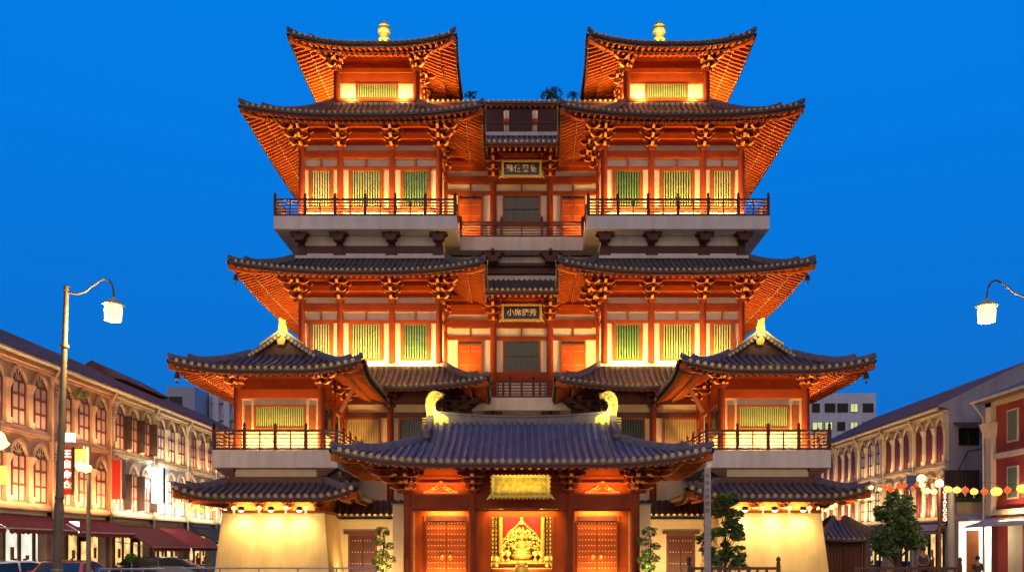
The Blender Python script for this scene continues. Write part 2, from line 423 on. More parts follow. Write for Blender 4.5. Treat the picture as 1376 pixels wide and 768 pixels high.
# ================================================================ bracket sets (shared meshes)
def arm_poly(L, hgt, z):   # bracket arm seen from the side: flat top, curved-up ends
    e = hgt * .95
    return [(-L, z + hgt), (-L, z + hgt * .62), (-L + e * .35, z + hgt * .28), (-L + e, z), (L - e, z), (L - e * .35, z + hgt * .28), (L, z + hgt * .62), (L, z + hgt)]
def bracket_mesh(name, tiers=3, L0=.33, dL=.165, hgt=.17, step=.36, fwd=.30, mm='bracket'):
    b = MB(); g = MB()
    b.frus(0, 0, 0, .22, .15, .15, .21, .21); g.box(-.215, .215, -.215, .215, .19, .225)
    def lip(L, hgt, z, y0, y1, axis='y', clip=None):
        p = arm_poly(L, hgt, z)[1:7]; e = .035
        if clip: p = [(max(min(a_, clip), -9), c_) for a_, c_ in p]
        for (u, v) in zip(p, p[1:]):
            if abs(u[0] - v[0]) < .002: continue
            g.prism([u, v, (v[0], v[1] - e), (u[0], u[1] - e)], y0 - .008, y1 + .008, axis)
    for k in range(tiers):
        z = .22 + k * step; L = L0 + dL * k
        b.prism(arm_poly(L, hgt, z), -.07, .07); lip(L, hgt, z, -.07, .07)
        for fy in ([-(fwd * k)] if k else []):
            b.prism(arm_poly(L * .8, hgt, z), fy - .06, fy + .06); lip(L * .8, hgt, z, fy - .06, fy + .06)
            for sx in (-1, 1): b.frus(sx * (L * .8 - .08), fy, z + hgt, z + step, .06, .06, .10, .10); g.box(sx * (L * .8 - .08) - .1, sx * (L * .8 - .08) + .1, fy - .105, fy + .1, z + step - .05, z + step - .02)
        q = [(max(min(a_, .3), -9), c_) for a_, c_ in arm_poly(.2 + fwd * (k + .9), hgt * 1.1, z - .01)]
        b.prism(q, -.065, .065, axis='x'); lip(.2 + fwd * (k + .9), hgt * 1.1, z - .01, -.065, .065, 'x', .3)
        for sx in (-1, 0, 1): b.frus(sx * (L - .09), 0, z + hgt, z + step, .07, .07, .115, .10)
        b.frus(0, -(.12 + fwd * (k + .75)), z + hgt, z + step, .07, .07, .115, .11); g.box(-.12, .12, -(.12 + fwd * (k + .75)) - .115, -(.12 + fwd * (k + .75)) + .1, z + step - .05, z + step - .015)
    z = .22 + tiers * step
    b.box(-L - .12, L + .12, -.1 - fwd * (tiers - 1), .0 - fwd * (tiers - 1), z, z + .12)
    b.box(-.06, .06, -fwd * (tiers + .35), .2, z, z + .10)
    n0 = len(b.f); b.add(g.v, g.f)
    me = b.mesh(name); me.materials.append(M[mm]); me.materials.append(M['bracket_edge'] if mm == 'bracket' else M['wood'])
    me.polygons.foreach_set('material_index', [0] * n0 + [1] * (len(b.f) - n0)); return me
M['bracket'] = mat('bracket_paint', (.19, .030, .010), .5, .2, 3, spec=.2); M['bracket_edge'] = mat('gilt_edge_highlight', (.68, .25, .06), .5, .15, 6)  # gilt tone; on brackets the bright lower edges are a painted-in highlight
BR = bracket_mesh('bracket_set'); BRS = bracket_mesh('small_bracket_set', tiers=2, L0=.32, dL=.2, step=.30)
BRD = bracket_mesh('dark_bracket_set', mm='red_dark')
def corbel_mesh():
    b = MB()
    pr = [(-.70, .86), (-.68, .62), (-.54, .52), (-.50, .36), (-.34, .28), (-.30, .08), (-.14, 0), (.14, 0), (.30, .08), (.34, .28), (.50, .36), (.54, .52), (.68, .62), (.70, .86)]
    b.prism(pr, -.35, -.22); b.prism([(a * .95, c + .02) for a, c in pr], -.72, -.62); b.prism([(a * .6, c + .0) for a, c in pr], 0, .05)
    b.prism([(.05, .72), (.05, .0), (-.2, .0), (-.45, .25), (-.6, .3), (-.85, .5), (-.95, .55), (-.95, .72)], -.08, .08, axis='x')
    me = b.mesh('corbel'); me.materials.append(M['red_dark']); return me
CORB = corbel_mesh()

def post_mesh(h):
    b = MB(); b.box(-.075, .075, -.075, .075, 0, h)
    b.lathe([(.05, 0), (.09, .04), (.09, .07), (.05, .10), (.085, .17), (.07, .24), (.02, .32), (.005, .36)], 0, 0, h, 8)
    me = b.mesh('railing_post'); me.materials.append(M['red_dark']); return me
def railing(parent, p0, p1, z0, h=.88, posts=None, mats='red_dark', gap=None, ends=True):
    """horizontal bar railing from p0 to p1 with finial posts"""
    if parent.parent: parent = parent.parent
    p0 = Vector((p0[0], p0[1], 0)); p1 = Vector((p1[0], p1[1], 0)); L = (p1 - p0).length; d = (p1 - p0) / L; nv = Vector((-d.y, d.x, 0))
    b = MB()
    for f, t in ((1.0, .055), (.80, .028), (.60, .024), (.42, .024), (.25, .024), (.07, .05)):
        z = z0 + h * f
        q = [p0 - nv * .035, p1 - nv * .035, p1 + nv * .035, p0 + nv * .035]
        b.hexa([(a.x, a.y, z - t) for a in q], [(a.x, a.y, z + t) for a in q])
    n = posts if posts else max(1, round(L / 1.75))
    for i in range(n * 2 + 1):
        if i % 2 == 1:
            c = p0 + d * L * i / (2 * n); q = [c - d * .035 - nv * .03, c + d * .035 - nv * .03, c + d * .035 + nv * .03, c - d * .035 + nv * .03]
            b.hexa([(a.x, a.y, z0) for a in q], [(a.x, a.y, z0 + h) for a in q])
    ra = b.build('railing', M[mats], parent)
    pm = post_mesh(h + .06)
    for i in range(n + 1):
        if not ends and i in (0, n): continue
        c = p0 + d * L * i / n; place(pm, 'railing_post', ra, (c.x, c.y, z0 + .001), math.atan2(d.y, d.x))
    return ra

# ================================================================ facade pieces
def slat_window(parent, x0, x1, y, z0, z1, fr=.10, n=None, slat='slat', mid=False, back='dark'):
    """framed opening with upright slats; the frame is the part, slats and backing are its pieces"""
    f = MB()
    f.box(x0, x0 + fr, y - .09, y + .06, z0, z1); f.box(x1 - fr, x1, y - .09, y + .06, z0, z1)
    f.box(x0 + fr, x1 - fr, y - .087, y + .06, z1 - fr, z1); f.box(x0 + fr, x1 - fr, y - .087, y + .06, z0, z0 + fr)
    o = f.build('window', M['frame'], parent)
    s = MB(); a, b = x0 + fr, x1 - fr; n = n or max(6, int((b - a) / .135)); w_ = (b - a) / n
    for i in range(n): s.box(a + w_ * (i + .28), a + w_ * (i + .72), y - .05, y + .0, z0 + fr, z1 - fr)
    if mid: s.box(a, b, y - .03, y + .01, (z0 + z1) / 2 - .03, (z0 + z1) / 2 + .03)
    s.build('slats', M[slat] if isinstance(slat, str) else slat, o)
    p = MB(); p.box(a, b, y + .03, y + .055, z0 + fr, z1 - fr)
    p.build('pane', M[back], o)
    return o

def stud_door(parent, x0, x1, y, z0, z1, rows=8, fr=.10, base='door', top=None, handles=True, studcols=5, frm='frame'):
    f = MB()
    f.box(x0 - fr, x0, y - .1, y + .05, z0, z1 + fr); f.box(x1, x1 + fr, y - .1, y + .05, z0, z1 + fr); f.box(x0, x1, y - .098, y + .05, z1, z1 + fr)
    xm = (x0 + x1) / 2
    d = MB(); d.box(x0, xm - .012, y - .03, y + .03, z0, z1); d.box(xm + .012, x1, y - .03, y + .03, z0, z1)
    o = d.build('door', M[base], parent)
    f.build('door_frame', M[frm], o)
    s = MB()
    for i in range(rows):
        z = z0 + (z1 - z0) * (i + .6) / rows
        for (a, b) in ((x0, xm), (xm, x1)):
            for j in range(studcols):
                x = a + (b - a) * (j + .7) / (studcols + .4); s.disc((x, y - .03, z), (0, -1, 0), .026, .03, 6)
    s.build('door_stud', M['stud'], o)
    if handles:
        hm = MB()
        for sx in (-1, 1):
            zz = z0 + (z1 - z0) * .47
            hm.disc((xm + sx * .17, y - .03, zz), (0, -1, 0), .085, .05, 10)
            hm.tube([(xm + sx * .17 + .07 * math.sin(t), y - .09, zz - .06 - .07 * math.cos(t) * 1.0) for t in [i * math.pi / 5 for i in range(11)]], .014, 5)
        hm.build('door_handle', M['gold'], o)
    return o

def column(parent, x, y, z0, z1, r=.2, mm='red'):
    b = MB(); b.cyl(x, y, z0, z1, r, r * .94, 16)
    b.cyl(x, y, z0, z0 + .12, r * 1.35, r * 1.2, 16)
    return b.build('column', M[mm], parent, smooth=True)

def bays(parent, xs, y, zl, dark=False, small_end=True, kinds=None, windows=True):
    """one storey front. zl: dict base, sill, head, pan0, pan1, beam1, strip1, top"""
    x0, x1 = xs[0], xs[-1]
    wl = MB(); wl.box(x0, x1, y + .05, y + .25, zl['base'], zl['strip1'])
    wl.build('wall', M['white'], parent)
    fz = MB(); fz.box(x0, x1, y - .0, y + .2, zl['strip1'], zl['top'])
    dz = zl['top'] - zl['strip1']
    fz.box(x0 - .1, x1 + .1, y - .12, y - .003, zl['strip1'] + dz * .25, zl['strip1'] + dz * .48)
    fz.box(x0 - .1, x1 + .1, y - .34, y - .20, zl['strip1'] + dz * .66, zl['strip1'] + dz * .84)
    fz.build('frieze', M['frieze'], parent)
    bm = MB()
    bm.box(x0 - .15, x1 + .15, y - .14, y + .04, zl['pan1'] + .06, zl['beam1'])
    bm.box(x0, x1, y - .10, y + .04, zl['head'], zl['pan0'])
    if zl['sill'] - zl['base'] > .35: bm.box(x0, x1, y - .09, y + .04, zl['sill'] - .18, zl['sill'])
    bm.build('beam', M['red'], parent)
    if zl['strip1'] - zl['beam1'] > .1:
        pass
    for i, (a, b) in enumerate(zip(xs, xs[1:])):
        k = kinds[i] if kinds else 'w'
        m_ = MB(); m_.box((a + b) / 2 - .05, (a + b) / 2 + .05, y - .08, y + .04, zl['pan0'], zl['pan1'] + .06)
        m_.box(a + .24, b - .24, y - .075, y - .0, zl['pan1'] - .0, zl['pan1'] + .055)
        g = .50 if (b - a) > 2.3 else .42
        if k in 'wt':
            # posts beside the window
            m_.box(a + g - .03, a + g + .05, y - .07, y + .04, zl['sill'], zl['head']); m_.box(b - g - .05, b - g + .03, y - .07, y + .04, zl['sill'], zl['head'])
            m_.build('mullion', M['frame'], parent)
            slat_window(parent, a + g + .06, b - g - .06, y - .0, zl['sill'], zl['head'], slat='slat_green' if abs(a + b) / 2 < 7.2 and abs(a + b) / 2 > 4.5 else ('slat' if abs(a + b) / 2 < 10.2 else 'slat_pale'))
        elif k == 'd':
            m_.build('mullion', M['frame'], parent)
            gg = .62
            slat_window(parent, a + gg, b - gg, y, zl['head'] - .34, zl['head'], slat='bronze', n=3)
            stud_door(parent, a + gg + .1, b - gg - .1, y - .01, zl['base'], zl['head'] - .36, rows=4, base='door', handles=False, studcols=4)
        elif k == 'c':
            m_.build('mullion', M['frame'], parent)
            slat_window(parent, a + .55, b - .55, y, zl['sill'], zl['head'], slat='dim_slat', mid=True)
M['soffit'] = mat('shaded_soffit_board', (.10, .018, .008), .6, .2, 2)  # boards darkened, so the shade between rafters sits in the colour
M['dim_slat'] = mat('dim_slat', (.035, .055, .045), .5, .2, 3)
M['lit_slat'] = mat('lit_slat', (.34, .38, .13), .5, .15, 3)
M['lit_glass'] = emat('lit_glass', (.95, .72, .22), .55, .7, 1.6)
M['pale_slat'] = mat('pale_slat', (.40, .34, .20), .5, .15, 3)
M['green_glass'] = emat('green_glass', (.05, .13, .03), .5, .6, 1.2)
M['dimlit_glass'] = emat('dimlit_glass', (.5, .28, .05), .12, .97, 2.6)

def hall_core(parent, x0, x1, y0, y1, z0, z1, m='cream'):
    b = MB(); b.box(x0, x1, y0, y1, z0, z1); return b.build('wall', M[m], parent)

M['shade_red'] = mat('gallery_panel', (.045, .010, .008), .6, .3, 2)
# ================================================================ MAIN TEMPLE HALL
temple = thing('temple', 'tall many tiered red temple with two towers joined by a recessed middle, lit orange', 'temple', (0, 50, 0))
TX0, TX1 = 4.45, 12.45
colsT = [4.62, 7.25, 10.15, 12.3]
YT, YR = 50.0, 53.5
def levels4(Y=YT): return dict(base=Z(300, 50), sill=Z(281, 50), head=Z(228, 50), pan0=Z(224.5, 50), pan1=Z(214, 50), beam1=Z(204, 50), strip1=Z(195, 50), top=Z(163, 50))
def levels3(Y=YT): return dict(base=Z(490, 50), sill=Z(484, 50), head=Z(434, 50), pan0=Z(430, 50), pan1=Z(419, 50), beam1=Z(408, 50), strip1=Z(399, 50), top=Z(368, 50))
Z4S, Z4F = Z(308, 48.9), Z(290, 48.9)        # upper balcony slab
ZB = Z(345, 50)                              # foot of the wall under it
L4, L3 = levels4(), levels3()
for sx in (-1, 1):
    xs = sorted([sx * c for c in colsT])
    a, b = sorted((sx * TX0, sx * TX1))
    # core walls (side faces show beside the recess)
    hall_core(temple, a + .05, b - .05, YT + .26, YT + 12, 0, L4['top'] - .1, 'cream')
    bays(temple, xs, YT, L4); bays(temple, xs, YT, L3)
    for c in xs:
        column(temple, c, YT - .02, L4['base'], L4['beam1'] + .05, .19); column(temple, c, YT - .02, L3['base'], L3['beam1'] + .05, .19)
        place(BR, 'bracket_set', temple, (c, YT - .1, L4['beam1'] + .03)); place(BR, 'bracket_set', temple, (c, YT - .1, L3['beam1'] + .03))
        place(CORB, 'corbel', temple, (c, YT - .05, Z(329, 50)))
    for (cx_, rz) in ((a, -45), (b, 45)):
        for lv in (L4, L3): place(BR, 'bracket_set', temple, (cx_, YT - .15, lv['beam1'] + .03), R(rz), (.9, 1.2, 1.0))
    # corner brackets facing the recess, on the inner side walls
    xi = sx * TX0
    for lv in (L4, L3):
        for yy in (51.2, 52.6): place(BR, 'bracket_set', temple, (xi, yy, lv['beam1'] + .03), R(90 * sx + 180 * 0) if sx < 0 else R(-90))
        sm = MB(); q0, q1 = sorted((xi - sx * .04, xi + sx * .06))
        sm.box(q0, q1, YT + .1, YR, lv['pan1'] + .06, lv['beam1']); sm.box(q0, q1, YT + .1, YR, lv['head'], lv['pan0'])
        sm.box(q0, q1, YT + .1, YR, lv['strip1'], lv['top'])
        sm.build('beam', M['red'], temple)
        column(temple, xi, 51.9, lv['base'], lv['beam1'], .15)
    # base course under the upper balcony
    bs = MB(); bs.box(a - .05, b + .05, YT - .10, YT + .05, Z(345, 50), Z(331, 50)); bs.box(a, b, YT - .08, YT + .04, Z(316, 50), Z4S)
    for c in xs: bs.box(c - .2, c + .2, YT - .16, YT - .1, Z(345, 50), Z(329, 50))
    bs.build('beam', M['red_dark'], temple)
    bw = MB(); bw.box(a + .3, b - .3, YT - .03, YT + .1, Z(331, 50), Z(316, 50)); bw.build('wall', M['ceiling'], temple)
    sl = MB(); sl.box(a - .25, b + .25, YT - .30, YT + .3, Z(349, 50), Z(345, 50) - .005)
    for i in range(3):
        u, v_ = xs[i], xs[i + 1]; sl.box(u + .35, v_ - .35, YT - .26, YT - .18, Z(345, 50), Z(342.5, 50))
    sl.build('sill', M['ceiling'], temple); sl = MB()
    sl.box(a - .2, b + .2, YT - .25, YT + .25, Z(493, 50), Z(489, 50))
    sl.build('sill', M['ceiling'], temple)
    # upper balcony: slab and rails
    s0, s1 = sorted((sx * 3.58, sx * 13.57))
    sb = MB(); sb.box(s0, s1, 48.86, 62, Z4S, Z4F)
    bal = sb.build('balcony', M['ceiling'], temple, bevel=.02)
    bal['label'] = 'pale projecting balcony slab of a tower with red railings'
    railing(bal, (s0 + .06, 48.93), (s1 - .06, 48.93), Z4F, .9, posts=6)
    xo = sx * 13.5; railing(bal, (xo, 48.93), (xo, 61), Z4F, .9, posts=6)
    xin = sx * 3.66; railing(bal, (xin, 48.93), (xin, 52.25), Z4F, .9, posts=2)
    # roofs
    e0, e1 = sorted((sx * 2.08, sx * 14.95)); t0, t1 = sorted((sx * 6.1, sx * 10.95))
    roof(temple, e0, e1, 47.47, 62, t0, t1, 52.3, 57.6, Z(151, 47.47), Z(141, 52.4), lift=.42, label='upturned dark tiled roof over the upper tower storey')
    e0, e1 = sorted((sx * 1.97, sx * 15.5)); t0, t1 = sorted((sx * 4.35, sx * 12.55))
    roof(temple, e0, e1, 47.3, 64, t0, t1, YT - .1, 61.4, Z(362, 47.3), Z(349, 50), lift=.48, A=2.2, label='upturned dark tiled roof between the two balcony storeys')
    # lowest skirt roof beside the gate hall
    e0, e1 = sorted((sx * 1.82, sx * 9.6)); t0, t1 = sorted((sx * 4.4, sx * 9.5))
    if sx > 0: roof(temple, e0, e1, 47.4, 60, t0, t1, YT - .1, 59, Z(518, 47.4), Z(492, 50), lift=.45, A=2.0, sides='FL', hips='1', label='short tiled skirt roof running into the corner pavilion')
    else: roof(temple, e0, e1, 47.4, 60, t0, t1, YT - .1, 59, Z(518, 47.4), Z(492, 50), lift=.45, A=2.0, sides='FR', hips='2', label='short tiled skirt roof running into the corner pavilion')
    # second storey wall and windows
    L2 = dict(base=0.1, sill=Z(606, 50), head=Z(561, 50), pan0=Z(560, 50), pan1=Z(559, 50), beam1=Z(554, 50), strip1=Z(543, 50), top=Z(520, 50))
    w2 = MB(); w2.box(a, 14.2 * sx if sx > 0 else b, YT + .05, YT + .25, 0, L2['strip1']) if sx > 0 else w2.box(-14.2, b, YT + .05, YT + .25, 0, L2['strip1'])
    w2.build('wall', M['cream'], temple)
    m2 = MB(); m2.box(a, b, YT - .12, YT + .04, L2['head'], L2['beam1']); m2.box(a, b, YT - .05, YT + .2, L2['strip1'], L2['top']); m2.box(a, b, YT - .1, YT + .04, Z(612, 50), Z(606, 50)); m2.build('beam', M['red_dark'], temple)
    for (q0, q1, gl) in ((7.9, 9.9, 'dimlit_glass'), (5.3, 6.9, 'dark')):
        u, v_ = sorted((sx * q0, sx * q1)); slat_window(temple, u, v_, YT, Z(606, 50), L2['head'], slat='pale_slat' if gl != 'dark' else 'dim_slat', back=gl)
    for c in (4.7, 7.35, 10.2):
        column(temple, sx * c, YT - .03, 0.1, L2['strip1'], .2); place(BRD, 'bracket_set', temple, (sx * c, YT - .1, L2['strip1'] - .35), 0, (.95, 1.3, .8))
    for yy in (50.9, 52.2): place(BRD, 'bracket_set', temple, (sx * 4.4, yy, Z(556, 50)), R(-90 * sx), (.9, 1.9, .85))
    # top tower
    cx0, cx1 = sorted((sx * 6.17, sx * 10.85)); YP = 52.5
    zb = Z(142, YP)
    cw = MB(); cw.box(cx0 - .05, cx1 + .05, YP + .1, YP + 5, zb - 1.2, Z(66, YP)); cw.build('wall', M['white'], temple)
    cs = MB(); cs.box(cx0 - .3, cx1 + .3, YP - .35, YP + 5.2, zb - .5, zb); cs.build('sill', M['ceiling'], temple)
    fz = MB(); fz.box(cx0, cx1, YP - .05, YP + .1, Z(111, YP), Z(99, YP)); fz.box(cx0, cx1, YP - .12, YP - .05, Z(99, YP), Z(93, YP))
    fz.box(cx0, cx1, YP - .02, YP + .1, Z(93, YP), Z(64, YP)); fz.box(cx0, cx1, YP - .45, YP - .3, Z(80, YP), Z(75, YP))
    fz.box(cx0 - .06, cx0, YP, YP + 5, Z(111, YP), Z(64, YP)); fz.box(cx1, cx1 + .06, YP, YP + 5, Z(111, YP), Z(64, YP))
    fz.build('frieze', M['frieze'], temple)
    fb = MB(); fb.box(cx0, cx1, YP - .1, YP + .05, Z(137, YP), Z(134.5, YP)); fb.box(cx0, cx1, YP - .05, YP + .05, Z(112.5, YP), Z(111, YP)); fb.build('beam', M['frame'], temple)
    slat_window(temple, (cx0 + cx1) / 2 - 1.25, (cx0 + cx1) / 2 + 1.25, YP, Z(134.4, YP), Z(112.6, YP), slat='slat', back='green_glass')
    for c in (cx0, cx1):
        column(temple, c, YP - .05, zb, Z(97, YP), .21)
        place(BR, 'bracket_set', temple, (c, YP - .15, Z(97, YP) - .05), 0, (.8, 1, .85)); place(BR, 'bracket_set', temple, (c, YP - .15, Z(97, YP) - .05), R(-45 if c == cx0 else 45), (1.0, 1.5, .85))
    place(BR, 'bracket_set', temple, (sx * 6.12, YP + 1.5, Z(97, YP) - .05), R(-90 * sx), (.9, 1.2, .85))
    place(BR, 'bracket_set', temple, (sx * 6.12, YP + 3.5, Z(97, YP) - .05), R(-90 * sx), (.9, 1.2, .85))
    e0, e1 = sorted((sx * 3.75, sx * 13.1)); cm = sx * 8.45
    roof(temple, e0, e1, 50.2, 59.6, cm - .35, cm + .35, 54.55, 55.25, Z(56, 50.2), Z(56, 50.2) + 2.05, lift=.50, A=.9, curve=.35, label='upturned pyramid roof on the top tower storey')
    fn = MB(); zf = Z(56, 50.2) + 1.9
    H_ = Z(27, 54.9) - zf
    fn.lathe([(r_ * .74, h_) for r_, h_ in [(.60, 0), (.62, .3 * H_), (.50, .32 * H_), (.54, .40 * H_), (.46, .44 * H_), (.40, .50 * H_), (.42, .58 * H_), (.54, .62 * H_), (.56, .68 * H_), (.46, .72 * H_), (.42, .76 * H_), (.48, .80 * H_), (.40, .85 * H_), (.22, .87 * H_), (.24, .91 * H_), (.10, .93 * H_), (.12, .96 * H_), (.02, H_)]], cm, 54.9, zf, 14)
    fo = fn.build('roof_finial', M['gold'], temple, smooth=True)

# recessed middle between the towers
cc = [-4.45, -1.69, 1.69, 4.45]
R4 = dict(base=Z4F, sill=Z(300, YR), head=Z(262, YR), pan0=Z(257.5, YR), pan1=Z(248, YR), beam1=Z(238, YR), strip1=Z(229.7, YR), top=Z(205, YR))
R3 = dict(base=Z(534, 52.3), sill=Z(500, YR), head=Z(456.5, YR), pan0=Z(452, YR), pan1=Z(441, YR), beam1=Z(430, YR), strip1=Z(422, YR), top=Z(396, YR))
bays(temple, cc, YR, R4, kinds='dcd')
bays(temple, cc, YR, R3, kinds='dcd')
for lv in (R4, R3):
    for c in (-1.69, 1.69):
        column(temple, c, YR - .05, lv['base'], lv['beam1'] + .3, .2); place(BR, 'bracket_set', temple, (c, YR - .1, lv['beam1'] - .25))
lb = MB(); lb.box(-4.4, 4.4, YR - .1, YR + .04, Z(512, YR), Z(502, YR))
for c in (-1.1, 0, 1.1): lb.box(c - .06, c + .06, YR - .09, YR + .04, Z(540, YR), Z(512, YR))
lb.build('beam', M['red'], temple)
hall_core(temple, -4.5, 4.5, YR + .26, 62, 0, Z(205, YR), 'cream')
sb = MB(); sb.box(-3.58, 3.58, 52.25, YR + .2, Z(336, 52.25), Z(318, 52.25)); bal = sb.build('balcony', M['ceiling'], temple, bevel=.02)
bal['label'] = 'pale slab of the set back middle balcony'
railing(bal, (-3.55, 52.32), (3.55, 52.32), Z(318, 52.25), .86, posts=3)
sb = MB(); q = [(-2.05, Z(534, 52)), (2.05, Z(534, 52)), (2.9, Z(551, 52)), (-2.9, Z(551, 52))]
sb.prism(q, 51.9, YR + .2); bal = sb.build('balcony', M['ceiling'], temple); bal['label'] = 'low pale balcony slab above the gate hall ridge'
railing(bal, (-2.05, 52.0), (2.05, 52.0), Z(534, 52), .92, posts=3)
# middle strips of roof in the recess
def strip(e0, e1, ey, ty, ze, zt, label, **k):
    roof(temple, e0, e1, ey, 70, e0, e1, ty, 69, ze, zt, lift=0, sides='F', hips='', wall=2.0, label=label, **k)
strip(-2.2, 2.2, 50.9, 53.2, Z(190, 50.9), Z(181, 53), 'tiled roof strip above the upper plaque')
strip(-2.1, 2.1, 50.7, 53.2, Z(389, 50.7), Z(375.5, 53.2), 'tiled roof strip above the lower plaque')
mb = MB(); mb.box(-4.4, 4.4, 53.2, 53.6, Z(369, YR) , Z(336, 52.25)); mb.box(-4.4, 4.4, 53.0, 53.3, Z(357, 53), Z(353, 53)); mb.build('beam', M['red_dark'], temple)
for q_ in ((-4.4, 4.4, 53.05, 53.3, Z(376, 53), Z(370, 53)), (-4.2, 4.2, 53.15, 53.25, Z(355, 53), Z(344, 53)), (-2.6, 2.6, 53.0, 53.4, Z(182, 53), Z(177, 53))):
    mb = MB(); mb.box(*q_); mb.build('sill', M['ceiling'], temple)
for c in (-1.69, 1.69): place(CORB, 'corbel', temple, (c, 53.1, Z(356, 53)))
for c in (-1.69, 1.69): place(CORB, 'corbel', temple, (c, 53.1, Z(567, 53)))
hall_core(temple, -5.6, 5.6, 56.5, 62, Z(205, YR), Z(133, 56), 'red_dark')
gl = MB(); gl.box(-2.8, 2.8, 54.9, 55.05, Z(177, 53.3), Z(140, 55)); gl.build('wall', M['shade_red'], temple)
ga = MB()
for i in range(26): ga.box(-2.6 + i * .208 - .015, -2.6 + i * .208 + .015, 53.5, 53.53, Z(178, 53.5), Z(165, 53.5))
ga.box(-2.7, 2.7, 53.48, 53.55, Z(166, 53.5), Z(164.5, 53.5)); ga.build('railing', M['red_dark'], temple)
roof(temple, -5.75, 5.75, 54.6, 70, -5.75, 5.75, 58, 69, Z(136, 54.6), Z(136, 54.6) + 1.1, lift=0, sides='F', hips='', wall=1.8, label='long straight eave of the rooftop gallery between the towers')
# ================================================================ CORNER PAVILIONS
YP2 = 44.0
M['cove'] = mat('cove_paint', (.62, .26, .05), .7, .2, 2)
M['gable'] = mat('gable_timber', (.10, .035, .015), .6, .25, 4)
def pavilion(sx):
    side = 'left' if sx < 0 else 'right'
    root = thing('corner_pavilion', ('gable roofed corner pavilion left of the gate hall with nothing planted before its yellow base' if sx < 0 else
                 'gable roofed corner pavilion with a leafy tree before its yellow lit base'), 'pavilion', (sx * 11.9, 44, 0), 'pavilions at the temple corners')
    cxm = sx * 11.9; a, b = cxm - 2.07, cxm + 2.07
    z_sl0, z_sl1 = Z(628, 43.05), Z(604, 43.05)
    z_hd, z_fr, z_top = Z(535, YP2), Z(544, YP2), Z(500, YP2)
    core = MB(); core.box(a + .05, b - .05, YP2 + .2, 50, z_sl1, z_top + .2); core.build('wall', M['cream'], root)
    # upper front: cream frame, slatted window, brown side panels
    fr = MB(); fr.box(a, b, YP2 + .02, YP2 + .2, z_sl1, z_hd); fr.build('wall', M['cream'], root)
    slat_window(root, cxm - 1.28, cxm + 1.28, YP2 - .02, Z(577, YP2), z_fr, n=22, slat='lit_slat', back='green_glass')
    for s_ in (-1, 1):
        pn = MB(); x_ = cxm + s_ * 1.58; pn.box(x_ - .16, x_ + .16, YP2 - .05, YP2 + .03, Z(579, YP2), z_fr); pn.build('panel', M['frame'], root)
    fz = MB(); fz.box(a, b, YP2 - .02, YP2 + .2, z_hd, z_top); fz.box(a - .1, b + .1, YP2 - .12, YP2 - .02, z_hd, Z(523, YP2)); fz.box(a, b, YP2 - .4, YP2 - .25, Z(504, YP2), Z(500, YP2))
    for q0, q1 in ((a - .06, a + .04), (b - .04, b + .06)): fz.box(q0, q1, YP2 + .1, 50, z_hd, z_top)
    fz.build('frieze', M['frieze'], root)
    for c in (a, b):
        column(root, c, YP2 - .05, z_sl1, Z(519, YP2), .2)
        place(BR, 'bracket_set', root, (c, YP2 - .12, Z(521, YP2)), 0, (.95, 1, .72)); place(BR, 'bracket_set', root, (c, YP2 - .12, Z(521, YP2)), R(-45 if c == a else 45), (1, 1.5, .72))
        xf = c + (-.04 if c == a else .04); rz = R(-90) if c == a else R(90)
        for yy in (46.4, 48.6):
            column(root, xf, yy, z_sl1, Z(519, YP2), .16); place(BR, 'bracket_set', root, (xf, yy, Z(521, YP2)), rz, (.95, 1.2, .72))
        bm = MB(); q = sorted((xf - .05, xf + .05)); bm.box(q[0], q[1], YP2 + .2, 50, z_hd - .25, z_hd); bm.build('beam', M['red'], root)
        # side window towards the middle
    xin = cxm - sx * 2.07
    sw = MB(); q = sorted((xin - sx * .07, xin - sx * .01)); sw.box(q[0], q[1], 45.0, 47.6, z_sl1 + .9, z_hd - .4); sw.build('side_window', M['dark'], root)
    # balcony
    sl = MB(); sl.box(cxm - 3.02, cxm + 3.02, 43.05, 49.9, z_sl0, z_sl1); bal = sl.build('balcony', M['ceiling'], root, bevel=.02)
    railing(bal, (cxm - 2.96, 43.12), (cxm + 2.96, 43.12), z_sl1, Z(578, 43.1) - z_sl1, posts=4, mats='wood')
    railing(bal, (cxm - 2.96, 43.12), (cxm - 2.96, 49.8), z_sl1, Z(578, 43.1) - z_sl1, posts=4, mats='wood')
    railing(bal, (cxm + 2.96, 43.12), (cxm + 2.96, 49.8), z_sl1, Z(578, 43.1) - z_sl1, posts=4, mats='wood')
    # band under the balcony and lower roof
    bd = MB(); z0, z1 = Z(648, 43.4), z_sl0
    bd.box(cxm - 2.3, cxm + 2.3, 43.42, 49.8, z0 - .3, z1); bd.hexa([(cxm - 2.2, 43.3, z0 + .28), (cxm + 2.2, 43.3, z0 + .28), (cxm + 2.2, 43.5, z0 + .28), (cxm - 2.2, 43.5, z0 + .28)],
             [(cxm - 1.9, 43.25, z1 - .08), (cxm + 1.9, 43.25, z1 - .08), (cxm + 1.9, 43.5, z1 - .08), (cxm - 1.9, 43.5, z1 - .08)]); bd.build('wall', M['cream'], root)
    bd = MB(); bd.box(cxm - 2.5, cxm + 2.5, 43.2, 43.4, z0 - .05, z0 + .26)
    for s_ in (-1, 1): bd.hexa([(cxm + s_ * 2.2 - .2, 43.1, z0 + .3), (cxm + s_ * 2.2 + .2, 43.1, z0 + .3), (cxm + s_ * 2.2 + .2, 44, z0 + .3), (cxm + s_ * 2.2 - .2, 44, z0 + .3)],
                               [(cxm + s_ * 2.5 - .5, 43.08, z1), (cxm + s_ * 2.5 + .5, 43.08, z1), (cxm + s_ * 2.5 + .5, 44, z1), (cxm + s_ * 2.5 - .5, 44, z1)])
    bd.build('beam', M['wood'], root)
